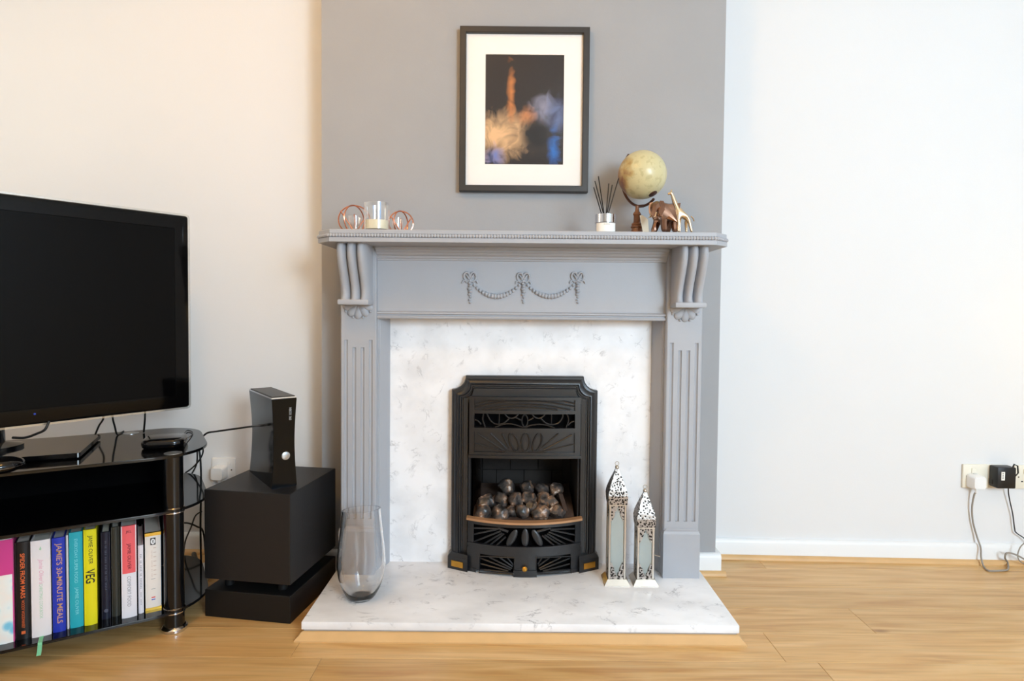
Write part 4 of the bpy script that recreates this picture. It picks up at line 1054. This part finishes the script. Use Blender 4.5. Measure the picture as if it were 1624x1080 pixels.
cb2 = MB().loft([con_ring(chh * k / 16) for k in range(17)])
body = cb2.build('shell', 'black_gloss', CON, local=True, smooth=True, angle=30)
cap_ = MB().loft([con_ring(chh)[:] if False else [(x * 1.0, y, chh + 0.0) for x, y, z in con_ring(chh)], [(x, y, chh + 0.004) for x, y, z in con_ring(chh)]])
cap_.build('chrome_edge', 'chrome', CON, local=True)
MB().box(-cw / 2 + 0.003, cw / 2 - 0.003, -cdp / 2 + 0.003, cdp / 2 - 0.003, chh + 0.004, chh + 0.006, 0.001, 1).build('vent_panel', 'black_plastic', CON, local=True)
fpan = MB().loft([[(x * 0.99, y - 0.0035, z) for x, y, z in (con_ring(zz)[0], con_ring(zz)[1])] + [(x * 0.99, y + 0.001, z) for x, y, z in (con_ring(zz)[1], con_ring(zz)[0])] for zz in [0.004 + (chh - 0.006) * k / 14 for k in range(15)]])
fp = fpan.build('fascia', 'bezel_black', CON, local=True, smooth=True, angle=30)
bz = 0.093
MB().lathe([(0.001, 0.004), (0.009, 0.0038), (0.0118, 0.0028), (0.0128, 0.0), (0.0128, -0.003)], n=28).xf(Matrix.Translation((0.004, -cdp / 2 - 0.0028 + 0.003, bz)) @ Matrix.Rotation(R(90), 4, 'X')).build('power_button', 'silver_button', CON, local=True, smooth=True, label='round silver power button')
SPINE = Matrix(((0, 1, 0, 0), (0, 0, -1, 0), (-1, 0, 0, 0), (0, 0, 0, 1)))       # reads downwards on a face looking towards -y
lettering('lettering', 'XBOX 360', 0.010, Matrix.Translation((0.017, -cdp / 2 - 0.0035 + 0.0010, 0.217)) @ SPINE, 'silver_button', CON, width=0.038)

# ------------------------------------------------------------------ television stand
A32 = R(32)
leg0 = PZ(272, 1010, 0); LG = Vector((-0.967, 1.667, 0))
TS = thing('tv_stand', 'black glass television stand with round black legs and three shelves', 'tv stand', LG, A32)
def shelf_poly(in_=0.0):
    return rrect(-1.02 + in_, 0.095 - in_, -0.036 + in_, 0.415 - in_, [0.1, 0.15, 0.12, 0.1], 10)
ZT, ZM, ZB = 0.497, 0.345, 0.064
for z1, nm in ((ZT, 'glass_shelf'), (ZM, 'glass_shelf'), (ZB, 'glass_shelf')):
    MB().prism(shelf_poly(), 'z', z1 - 0.008, z1, 0.0015).build(nm, 'black_gloss', TS, local=True, smooth=True, angle=30)
for (x, y) in ((0, 0), (-0.90, 0), (-0.10, 0.37), (-0.82, 0.37)):
    lg = MB().lathe([(0.0255, 0.012), (0.0255, ZT - 0.008)], (x, y, 0), 28).build('leg', 'leg_black', TS, local=True, smooth=True)
    MB().lathe([(0.031, 0.0), (0.0335, 0.003), (0.0335, 0.010), (0.0295, 0.014), (0.025, 0.016)], (x, y, 0), 28).build('foot', 'chrome', lg, local=True, smooth=True)
    for z in (ZM, ZB):
        MB().lathe([(0.0262, z - 0.013), (0.0285, z - 0.011), (0.0285, z - 0.008), (0.0255, z - 0.008)], (x, y, 0), 28).build('collar', 'chrome', lg, local=True, smooth=True)
        MB().lathe([(0.0255, z), (0.0280, z + 0.0005), (0.0280, z + 0.002), (0.0262, z + 0.004)], (x, y, 0), 28).build('collar', 'dark_chrome', lg, local=True, smooth=True)
    MB().lathe([(0.001, ZT + 0.0012), (0.0225, ZT + 0.001), (0.0225, ZT)], (x, y, 0), 28).build('cap_disc', 'silver_button', lg, local=True, smooth=True)
MB().box(-0.95, 0.0, 0.325, 0.333, 0.066, ZT - 0.008).build('panel', 'matte_black', TS, local=True)
TSM = FRAME[TS.name]

# books on the bottom shelf
def bt(px):
    """position along the stand front seen at photo column px (front plane of the books)"""
    s = (px - PCX) / F
    ux, uy = math.cos(A32), math.sin(A32)
    return (s * LG.y - (LG.x - CAM.x)) / (ux - s * uy)
def book(px0, px1, pytop, cover, name, label, depth=0.19, y0=0.0, pages='page_paper', spine=None, lean=0.0):
    xa, xb = bt(px0), bt(px1); xm = (xa + xb) / 2
    wpt = TSM @ Vector((xm, y0, 0)); zt = P((px0 + px1) / 2, pytop, wpt.y).z
    h = zt - ZB; w2 = (xb - xa) / 2 - 0.0006
    loc = TSM @ Vector((xm, y0, ZB))
    B = thing(name, label, 'book', loc, A32, group='books on the bottom glass shelf')
    FRAME[B.name] = Matrix.Translation(loc) @ Matrix.Rotation(A32, 4, 'Z')
    t = min(0.0028, w2 * 0.3)
    MB().box(-w2, -w2 + t, 0.002, depth, 0.0, h, 0.0006, 1).build('cover_board', cover, B, local=True)
    MB().box(w2 - t, w2, 0.002, depth, 0.0, h, 0.0006, 1).build('cover_board', cover, B, local=True)
    sp_ = [(-w2, 0.006)] + [(-w2 + 2 * w2 * k / 8, 0.0035 - 0.0035 * math.sin(PI * k / 8) ** 0.7) for k in range(9)] + [(w2, 0.006)]
    spn = MB().prism(sp_, 'z', 0.0, h).build('spine', spine or cover, B, local=True, smooth=True, angle=50)
    MB().box(-w2 + t, w2 - t, 0.006, depth - 0.006, 0.003, h - 0.004).build('page_block', pages, B, local=True)
    return B, spn, w2, h
def spine_text(spn, txt, size, z, m, width=None, x=0.0, y=-0.0007, **kw):
    return lettering('spine_lettering', txt, size, Matrix.Translation((x, y, z)) @ SPINE, m, spn, width=width, **kw)
cols = {'black_cover': (20, 19, 21), 'white_cover': (232, 226, 228), 'blue_cover': (40, 58, 176), 'teal_cover': (40, 168, 184), 'yellow_cover': (226, 216, 30), 'navy_cover': (22, 25, 44), 'olive_cover': (52, 52, 46),
        'pink_cover': (232, 98, 104), 'pale_cover': (228, 226, 234), 'cream_cover': (236, 228, 220), 'magenta_cover': (206, 64, 138), 'blue_edge': (70, 150, 205)}
for k, c in cols.items(): mat(k, c, 0.35, spec=0.35)
inks = {'ink_orange': (216, 100, 44), 'ink_tan': (196, 150, 120), 'ink_pale_teal': (130, 214, 222), 'ink_black': (22, 20, 22), 'ink_grey': (150, 150, 156), 'ink_pink': (226, 170, 190), 'ink_green': (170, 208, 176), 'ink_dim': (72, 76, 96), 'ink_white': (236, 236, 236), 'ink_beige': (214, 196, 184), 'ink_red': (214, 60, 60), 'ink_blue': (44, 70, 180), 'ink_maroon': (96, 20, 34)}
for k, c in inks.items(): mat(k, c, 0.6)

B, s_, w2, h = book(-22, 14.5, 856, 'magenta_cover', 'book', 'patterned pink and pale blue book cut off at the picture edge', spine='patterned_spine')
MB().box(-w2 * 0.98, w2 * 0.98, -0.0012, 0.003, h * 0.66, h * 0.995).build('pink_band', 'magenta_cover', s_, local=True)
B, s_, w2, h = book(15, 41, 860, 'black_cover', 'book', 'black book with orange spine lettering next to the patterned one', y0=0.004)
spine_text(s_, 'SPIDER FROM MARS', 0.0125, h * 0.655, 'ink_orange', h * 0.46, bold=0.0002); spine_text(s_, 'WOODY WOODMANSEY', 0.0085, h * 0.26, 'ink_orange', h * 0.29)
MB().box(-0.004, 0.004, -0.0008, 0.002, h * 0.055, h * 0.085).build('publisher_mark', 'ink_orange', s_, local=True)
B, s_, w2, h = book(41.5, 74.5, 857, 'white_cover', 'book', 'thick white book with a green ribbon hanging below the shelf', y0=-0.004)
spine_text(s_, "Jamie Oliver's", 0.013, h * 0.68, 'ink_pink', h * 0.26, font_shear=0.3, y=-0.0009); spine_text(s_, 'CHRISTMAS COOKBOOK', 0.0095, h * 0.37, 'ink_green', h * 0.36, y=-0.0009)
MB().lathe([(0.0005, 0), (0.0022, 0.002), (0.0014, 0.006), (0.0005, 0.009)], (0, -0.0008, h * 0.90), 8, sy=0.3).build('tree_mark', 'ink_green', s_, local=True)
rbn = MB().loft([[(-0.0045 + dx_, yy, zz), (0.0045 + dx_, yy, zz), (0.0045 + dx_, yy + 0.0006, zz), (-0.0045 + dx_, yy + 0.0006, zz)] for dx_, yy, zz in ((0, 0.0, 0.001), (0, -0.034, 0.0005), (0.0, -0.0365, -0.004), (-0.001, -0.0375, -0.018), (-0.003, -0.0375, -0.030))])
rbn.build('ribbon', 'ribbon_green', B, local=True, label='green ribbon bookmark')
B, s_, w2, h = book(75.5, 97.5, 853, 'blue_cover', 'book', 'royal blue cookbook with large tan spine lettering', pages='white_cover')
spine_text(s_, "JAMIE'S 30-MINUTE MEALS", 0.0165, h * 0.52, 'ink_tan', h * 0.85, bold=0.0002)
B, s_, w2, h = book(98, 102.5, 849, 'white_cover', 'book', 'very thin white book squeezed beside the royal blue cookbook', y0=0.006)
B, s_, w2, h = book(103, 126, 844, 'teal_cover', 'book', 'teal cookbook with pale blue spine lettering', y0=0.004)
spine_text(s_, 'EVERYDAY SUPER FOOD', 0.010, h * 0.70, 'ink_pale_teal', h * 0.46); spine_text(s_, 'JAMIE OLIVER', 0.010, h * 0.28, 'ink_pale_teal', h * 0.29)
B, s_, w2, h = book(126.5, 148.5, 840, 'yellow_cover', 'book', 'bright yellow cookbook with black spine lettering')
spine_text(s_, 'JAMIE OLIVER', 0.0125, h * 0.79, 'ink_black', h * 0.30); spine_text(s_, 'VEG', 0.027, h * 0.515, 'ink_black', h * 0.145, bold=0.0004)
B, s_, w2, h = book(154, 170, 844, 'navy_cover', 'book', 'dark navy book standing beside the yellow cookbook', y0=0.016)
spine_text(s_, 'II II III IIII III II III IIIII', 0.0065, h * 0.62, 'ink_dim', h * 0.56)
MB().lathe([(0.004, 0.0), (0.005, 0.001)], n=16).xf(Matrix.Translation((0, -0.0004, h * 0.10)) @ Matrix.Rotation(R(90), 4, 'X')).build('publisher_mark', 'ink_dim', s_, local=True)
B, s_, w2, h = book(170.5, 185.5, 836, 'olive_cover', 'book', 'dark olive grey book against the pink and white cookbook', y0=0.020)
B, s_, w2, h = book(187, 212.5, 834, 'pale_cover', 'book', 'half pink half white cookbook near the stand leg', y0=-0.006)
MB().prism([(-w2 - 0.0004, 0.0065)] + [(-w2 + 2 * w2 * k / 8, 0.0032 - 0.0035 * math.sin(PI * k / 8) ** 0.7) for k in range(9)] + [(w2 + 0.0004, 0.0065)], 'z', h * 0.485, h + 0.0002).build('pink_band', 'pink_cover', s_, local=True, smooth=True, angle=50)
MB().box(w2 + 0.0001, w2 + 0.0004, 0.004, 0.18, h * 0.485, h).build('pink_band', 'pink_cover', B, local=True)
spine_text(s_, 'JAMIE OLIVER', 0.0115, h * 0.67, 'ink_maroon', h * 0.28, y=-0.0012); spine_text(s_, 'COMFORT FOOD', 0.0125, h * 0.29, 'ink_grey', h * 0.33, y=-0.0012)
lettering('spine_lettering', 'JKL', 0.009, Matrix.Translation((0, -0.0012, h * 0.935)) @ Matrix.Rotation(R(90), 4, 'X'), 'ink_maroon', s_)
B, s_, w2, h = book(214, 223.5, 865, 'pale_cover', 'book', 'short slim white book between the pink one and the gilt one', y0=0.004)
spine_text(s_, 'III II IIII II IIIIIII', 0.0065, h * 0.62, 'ink_grey', h * 0.5); spine_text(s_, 'IIII IIIII', 0.004, h * 0.22, 'ink_grey', h * 0.18)
B, s_, w2, h = book(225.5, 252, 845, 'cream_cover', 'book', 'cream book with gilt ends and blue side next to the leg', y0=0.012)
MB().box(-w2 - 0.0004, w2 + 0.0004, -0.0006, 0.008, h * 0.962, h + 0.0006).build('gilt_band', 'gilt', s_, local=True)
MB().box(-w2 - 0.0004, w2 + 0.0004, -0.0006, 0.008, -0.0, h * 0.03).build('gilt_band', 'gilt', s_, local=True)
MB().box(w2 + 0.0001, w2 + 0.0005, 0.006, 0.17, h * 0.05, h * 0.95).build('blue_cover', 'blue_edge', B, local=True)
MB().box(-0.0062, 0.0062, -0.0010, 0.003, h * 0.845, h * 0.935).build('emblem', 'ink_black', s_, local=True)
MB().lathe([(0.0052, 0.0), (0.0052, 0.0006)], n=20, sy=1.5).xf(Matrix.Translation((0, -0.0010, h * 0.89)) @ Matrix.Rotation(R(90), 4, 'X')).build('emblem', 'ink_white', s_, local=True)
MB().tube([(0, -0.0018, h * 0.868), (0, -0.0018, h * 0.912)], 0.0008, 6).tube([(-0.002, -0.0018, h * 0.895), (0.002, -0.0018, h * 0.9)], 0.0006, 6).build('emblem', 'ink_black', s_, local=True)
spine_text(s_, 'IIIIII IIIII II III', 0.0045, h * 0.60, 'ink_beige', h * 0.34, x=-0.003); spine_text(s_, 'I I I I I I I', 0.010, h * 0.63, 'ink_beige', h * 0.36, x=0.004)
for zf in (0.40, 0.27): MB().box(-0.005, 0.005, -0.0007, 0.002, h * zf, h * zf + 0.0008).build('rule', 'ink_grey', s_, local=True)
for zf, m_ in ((0.155, 'ink_red'), (0.142, 'ink_white'), (0.129, 'ink_blue')): MB().box(-0.0045, 0.0045, -0.0008, 0.002, h * zf, h * (zf + 0.013)).build('flag_mark', m_, s_, local=True)

# things on the top shelf
sb = PZ(262, 700, ZT + 0.012)
BX = thing('streaming_box', 'small rounded black gadget at the rounded end of the stand top', 'media box', (sb.x, sb.y, ZT), A32 - 0.2)
MB().loft([[(x * k, y * k, z) for x, y in rrect(-0.056, 0.056, -0.056, 0.056, 0.030, 8)] for k, z in ((0.86, 0.0), (0.97, 0.004), (1.0, 0.012), (0.99, 0.020), (0.93, 0.0245), (0.85, 0.026))]).build('case', 'black_gloss', BX, local=True, smooth=True, angle=60)
mo = PZ(0, 741, ZT + 0.015)
GC = thing('game_controller', 'glossy black rounded controller cut off at the picture edge', 'controller', (mo.x, mo.y, ZT), A32)
q = MB(); q.sphere((0, 0, 0.021), 0.021, 24, 14, (2.3, 2.2, 1.0)); q.build('grip', 'black_gloss', GC, local=True, smooth=True)
q = MB(); q.tube([(0.047 * math.cos(t), 0.045 * math.sin(t), 0.021 + 0.003 * math.sin(t)) for t in [2 * PI * k / 32 for k in range(33)]], 0.0012, 6, cap=False); q.build('seam', 'dark_chrome', GC, local=True, smooth=True)

# ------------------------------------------------------------------ television
A52 = R(52)
TVW = 1.0
tr_ = P(299, 345, 1.92)
tz0, tz1 = P(299, 645, 1.92).z, P(299, 343, 1.92).z
tdx = Vector((math.cos(A52), math.sin(A52), 0)); tdy = Vector((-math.sin(A52), math.cos(A52), 0))
TC = Vector((tr_.x, 1.92, 0)) - tdx * (TVW / 2)
TV = thing('television', 'large black flat screen television swivelled on the glass stand', 'television', (TC.x, TC.y, ZT), A52)
Mz = ZT
hh0, hh1, hw_ = tz0 - Mz, tz1 - Mz, TVW / 2
def trr(d, y, r=0.008):
    return [(x, y, z) for x, z in rrect(-hw_ + d, hw_ - d, hh0 + d, hh1 - d, max(r, 0.001), 4)]
MB().loft([trr(0.004, 0.045), trr(0.0, 0.030), trr(0.0, 0.006), trr(0.003, 0.001), trr(0.008, 0.0), trr(0.042, 0.0, 0.001), trr(0.043, 0.0015, 0.001)], cap=True).build('bezel', 'bezel_black', TV, local=True, smooth=True, angle=40)
MB().loft([trr(0.043, 0.0012, 0.001), trr(0.043, 0.0004, 0.001)]).build('screen', 'black_screen', TV, local=True)
MB().loft([trr(-0.006, 0.012, 0.012), trr(-0.006, 0.007, 0.012), trr(0.0005, 0.007, 0.009), trr(0.0005, 0.012, 0.009), trr(-0.006, 0.012, 0.012)], cap=False).build('clear_edge', 'acrylic', TV, local=True, smooth=True, angle=30)
MB().box(-hw_ + 0.08, hw_ - 0.08, 0.044, 0.085, hh0 + 0.06, hh1 - 0.08, 0.012, 2).build('housing', 'black_plastic', TV, local=True)
# base plate and neck
bA = R(24) - A52
bc = Vector((-1.445, 1.615, 0)); inv = (Matrix.Translation((TC.x, TC.y, 0)) @ Matrix.Rotation(A52, 4, 'Z')).inverted(); bl = inv @ bc
Mb = Matrix.Translation((bl.x, bl.y, 0)) @ Matrix.Rotation(bA, 4, 'Z')
pb = MB().prism(rrect(-0.26, 0.24, -0.13, 0.13, 0.006, 3), 'z', 0.004, 0.016, 0.001); pb.xf(Mb); pb.build('base_plate', 'black_gloss', TV, local=True)
pb = MB().prism(rrect(-0.22, 0.20, -0.10, 0.10, 0.006, 3), 'z', 0.0, 0.005); pb.xf(Mb); pb.build('base_foot', 'black_plastic', TV, local=True)
nk = MB().lathe([(0.085, 0.016), (0.085, 0.024), (0.045, 0.034), (0.04, hh0 + 0.10)], (0, 0, 0), 28, sy=0.7); nk.xf(Matrix.Translation((bl.x, bl.y, 0)))
nk.build('neck', 'black_gloss', TV, local=True, smooth=True)
MB().sphere((0.10, 0.0, hh0 + 0.028), 0.0028, 8, 6).build('standby_light', 'ink_blue', TV, local=True)

# cables hanging behind the television
def cable(name, pts, r, m, label, cat='cable', n=8, group=None, sides=7):
    path = spline(pts, n); p0 = path[0]
    lowest = min(path, key=lambda p: p.z)
    return MB().tube(path, r, sides).top(name, m, label, cat, lowest, smooth=True, angle=60, group=group)
cable('cable', [P(160, 640, 1.86), P(164, 662, 1.86), P(157, 675, 1.88), PZ(151, 689, ZT + 0.003)], 0.0028, 'black_cable', 'black cable slanting down behind the television base plate', group='cables behind the television')
cable('cable', [P(176, 640, 1.87), P(179, 664, 1.87), P(182, 676, 1.88), PZ(186, 689, ZT + 0.003), PZ(196, 684, ZT + 0.003)], 0.0028, 'black_cable', 'black cable bending down behind the television near the rear leg cap', group='cables behind the television')
cable('cable', [P(230, 632, 1.92), P(230, 655, 1.92), P(229.5, 668, 1.92), PZ(228, 685, ZT + 0.003)], 0.0030, 'black_cable', 'black cable dropping straight behind the television by the media box', group='cables behind the television')
cable('cable', [P(20, 694, 1.62), P(40, 694, 1.62), P(58, 688, 1.62), P(71, 681.5, 1.62), P(78, 668, 1.63)], 0.0034, 'black_cable', 'short black cable rising from the television neck', group='cables behind the television')
cable('cable', [PZ(291, 690, ZT + 0.010), PZ(296, 683, ZT + 0.004), PZ(305, 685, ZT + 0.003), PZ(303, 691, ZT + 0.003), PZ(294, 697, ZT + 0.008)], 0.0016, 'black_cable', 'thin black loop of cable behind the rounded gadget')
# cable from the console, over to the stand and down
cs = c0 + cdy * 0.004 + Vector((0, 0, P(428, 672, 1.762).z - sh_))
cable('console_cable', [P(430, 672, 1.800), P(415, 675, 1.80), P(402, 676, 1.88), P(380, 679, 1.95), P(345, 684, 1.99), P(328, 687, 2.0), P(319, 697, 2.0), P(316, 712, 2.0), P(318, 730, 2.0), P(319, 770, 2.0), P(318, 830, 2.0), P(319, 900, 2.02)], 0.0032, 'black_cable', 'black cable from the console side looping down behind the stand')
cable('cable', [P(294, 750, 2.03), P(305, 742, 2.03), P(316, 730, 2.02), P(322, 716, 2.02), P(319, 700, 2.02), P(313, 706, 2.02), P(312, 735, 2.03), P(300, 758, 2.03), P(293, 768, 2.04)], 0.0026, 'black_cable', 'tangled black cable behind the rounded end of the stand')
cable('cable', [P(320, 811, 2.04), P(310, 818, 2.04), P(303, 836, 2.04), P(294, 858, 2.05), P(291, 880, 2.06)], 0.0024, 'black_cable', 'thin black cable slanting across the baseboard behind the stand leg')
cable('cable', [P(290, 829, 2.10), P(300, 830, 2.1), P(312, 835, 2.1), P(322, 843, 2.1), P(326, 880, 2.1), PZ(326, 902, 0.004)], 0.0030, 'black_cable', 'short black cable arching beside the subwoofer')
cable('cable', [P(285, 880, 2.05), P(292, 886, 2.05), P(302, 894, 2.04), P(312, 898, 2.03), P(306, 880, 2.04), P(309, 878, 2.05), P(313, 890, 2.05), P(318, 892, 2.05)], 0.0050, 'beige_cable', 'beige cable tangle on the floor behind the stand leg')
# extension lead
ea, eb_ = PZ(301, 944, 0.0), PZ(322, 910, 0.0)
ang = math.atan2(eb_.y - ea.y, eb_.x - ea.x)
XT = thing('extension_lead', 'white extension lead block with a red switch beside the subwoofer', 'power strip', (ea.x, ea.y + 0.02, 0), ang)
MB().box(-0.03, 0.15, -0.027, 0.027, 0.0, 0.036, 0.006, 2).build('housing', 'white_plastic', XT, local=True, smooth=True)
MB().box(-0.012, 0.012, 0.010, 0.0275, 0.030, 0.040, 0.002, 1).build('switch', 'red_switch', XT, local=True, label='red rocker switch')
# socket and plug behind the subwoofer
def socket(name, label, loc, rz, w_, gang, m='white_plastic', holes=True):
    T = thing(name, label, 'socket', loc, rz)
    MB().box(-w_ / 2, w_ / 2, -0.009, 0.0, -0.043, 0.043, 0.003, 2).build('face_plate', m, T, local=True, smooth=True)
    for s in (-1, 1): MB().lathe([(0.0026, 0.0092), (0.0026, 0.0098)], n=10).xf(Matrix.Translation((s * (w_ / 2 - 0.013), 0, 0.0)) @ Matrix.Rotation(R(90), 4, 'X')).build('screw', 'dark_chrome', T, local=True)
    for g in range(gang):
        ox = 0.0 if gang == 1 else (-0.036 + 0.072 * g)
        MB().box(ox + (0.016 if gang == 1 else -0.008), ox + (0.026 if gang == 1 else 0.008), -0.0125, -0.0085, 0.012, 0.030, 0.001, 1).build('switch', m, T, local=True)
        for (hx_, hz_, a, b) in ((0, 0.006, 0.002, 0.004), (-0.011, -0.016, 0.0032, 0.002), (0.011, -0.016, 0.0032, 0.002)):
            MB().box(ox + hx_ - a, ox + hx_ + a, -0.0094, -0.0088, hz_ - b, hz_ + b).build('pin_hole', 'black_plastic', T, local=True)
    return T
def plug(name, label, loc, rz, m='white_plastic', group=None):
    T = thing(name, label, 'plug', loc, rz, group=group)
    MB().loft([[(x * k, y_, z * k) for x, z in rrect(-0.024, 0.024, -0.026, 0.024, 0.011, 6)] for k, y_ in ((1.0, 0.0), (1.0, -0.012), (0.93, -0.030), (0.84, -0.037))]).build('body', m, T, local=True, smooth=True, angle=40)
    MB().tube([(0, -0.018, -0.024), (0, -0.018, -0.040)], [0.006, 0.0045], 10).build('cord_grip', m, T, local=True, smooth=True)
    return T
lp = P(356, 744, AY)
socket('wall_socket', 'single white wall socket above the subwoofer', (lp.x, AY, lp.z), 0, 0.086, 1)
plp = P(350.5, 748, AY - 0.012)
plug('wall_plug', 'white plug in the socket above the subwoofer', (plp.x, AY - 0.0096, plp.z), 0, group='white mains plugs')
cable('plug_cord', [(plp.x, AY - 0.0276, plp.z - 0.038), (plp.x, AY - 0.028, plp.z - 0.10), (plp.x - 0.01, AY - 0.026, plp.z - 0.3), (plp.x - 0.02, AY - 0.03, 0.02)], 0.003, 'white_plastic', 'white cord from the plug down behind the subwoofer')

# sockets on the other alcove wall
wdx = Vector((math.cos(WR_RZ), math.sin(WR_RZ), 0)); wn = Vector((math.sin(WR_RZ), -math.cos(WR_RZ), 0))   # along the wall, and out of it
def PR(px, py, off=0.0):
    p0 = WRO + wn * off; d = ray(px, py); t = (p0 - CAM).dot(wn) / d.dot(wn); return CAM + d * t
sp1 = PR(1557, 754.5)
socket('double_socket', 'cream double wall socket with white plug and black adaptor', sp1, WR_RZ, 0.146, 2, 'cream_plastic')
sp2 = PR(1639, 756)
socket('double_socket', 'cream wall socket cut off at the picture edge', sp2, WR_RZ, 0.146, 2, 'cream_plastic')
wp = PR(1546, 763, 0.012); wpl = PR(1540, 760.5) + wn * 0.0098
plug('wall_plug', 'white plug with grey cord in the cream double socket', wpl, WR_RZ, group='white mains plugs')
AD = thing('power_adaptor', 'black power adaptor plugged into the cream double socket', 'adaptor', PR(1582, 754) + wn * 0.0098, WR_RZ)
MB().box(-0.038, 0.026, -0.042, 0.0, -0.034, 0.042, 0.004, 2).build('case', 'black_plastic', AD, local=True, smooth=True)
MB().box(-0.040, -0.033, -0.020, -0.002, -0.026, -0.006, 0.002, 1).build('rib', 'black_plastic', AD, local=True)
al = MB().box(-0.026, -0.014, -0.0426, -0.0420, -0.004, 0.026).build('rating_label', 'label_white', AD, local=True)
for z_ in (-0.003, 0.003, 0.009, 0.015): MB().box(-0.023, -0.018, -0.0429, -0.0426, z_ + 0.004, z_ + 0.0062).build('print_mark', 'ink_black', al, local=True)
MB().tube([AD.location + wdx * 0.020 + wn * 0.030 + Vector((0, 0, 0.036)), AD.location + wdx * 0.024 + wn * 0.033 + Vector((0, 0, 0.052)), AD.location + wdx * 0.036 + wn * 0.033 + Vector((0, 0, 0.046)), AD.location + wdx * 0.041 + wn * 0.030 + Vector((0, 0, 0.02))], 0.0026, 8).build('cord_grip', 'black_cable', AD, smooth=True)
cable('adaptor_cord', [AD.location + wdx * 0.041 + wn * 0.030 + Vector((0, 0, 0.02)), PR(1602, 765, 0.028), PR(1599, 776, 0.02), PR(1601, 792, 0.015), PR(1606, 815, 0.012), PR(1609, 838, 0.012), PR(1612, 845, 0.014), PR(1628, 857, 0.018), PR(1645, 880, 0.03), PZ(1650, 925, 0.004)], 0.0020, 'black_cable', 'thin dark cord hanging from the black adaptor')
cable('plug_cord', [wpl + wn * 0.018 + Vector((0, 0, -0.038)), PR(1545, 785, 0.022), PR(1541.5, 805, 0.015), PR(1543, 828, 0.012), PR(1549, 850, 0.014), PR(1555, 868, 0.026), PR(1556, 884, 0.034), PZ(1560, 898, 0.004), PZ(1568, 905, 0.004), PZ(1585, 905, 0.004), PZ(1598, 903, 0.004), PZ(1598, 892, 0.010), PR(1594, 885, 0.045), PR(1597, 877, 0.05), PR(1612, 880, 0.05), PR(1630, 890, 0.05), PR(1650, 900, 0.05)], 0.0030, 'grey_cable', 'grey cord trailing from the white plug over the floor edge')
cable('cable', [PR(1628, 858, 0.05), PR(1618, 868, 0.05), PR(1614, 882, 0.05), PR(1620, 892, 0.05), PR(1634, 896, 0.05)], 0.0020, 'grey_cable', 'thin grey cord looping above the floor at the picture edge')
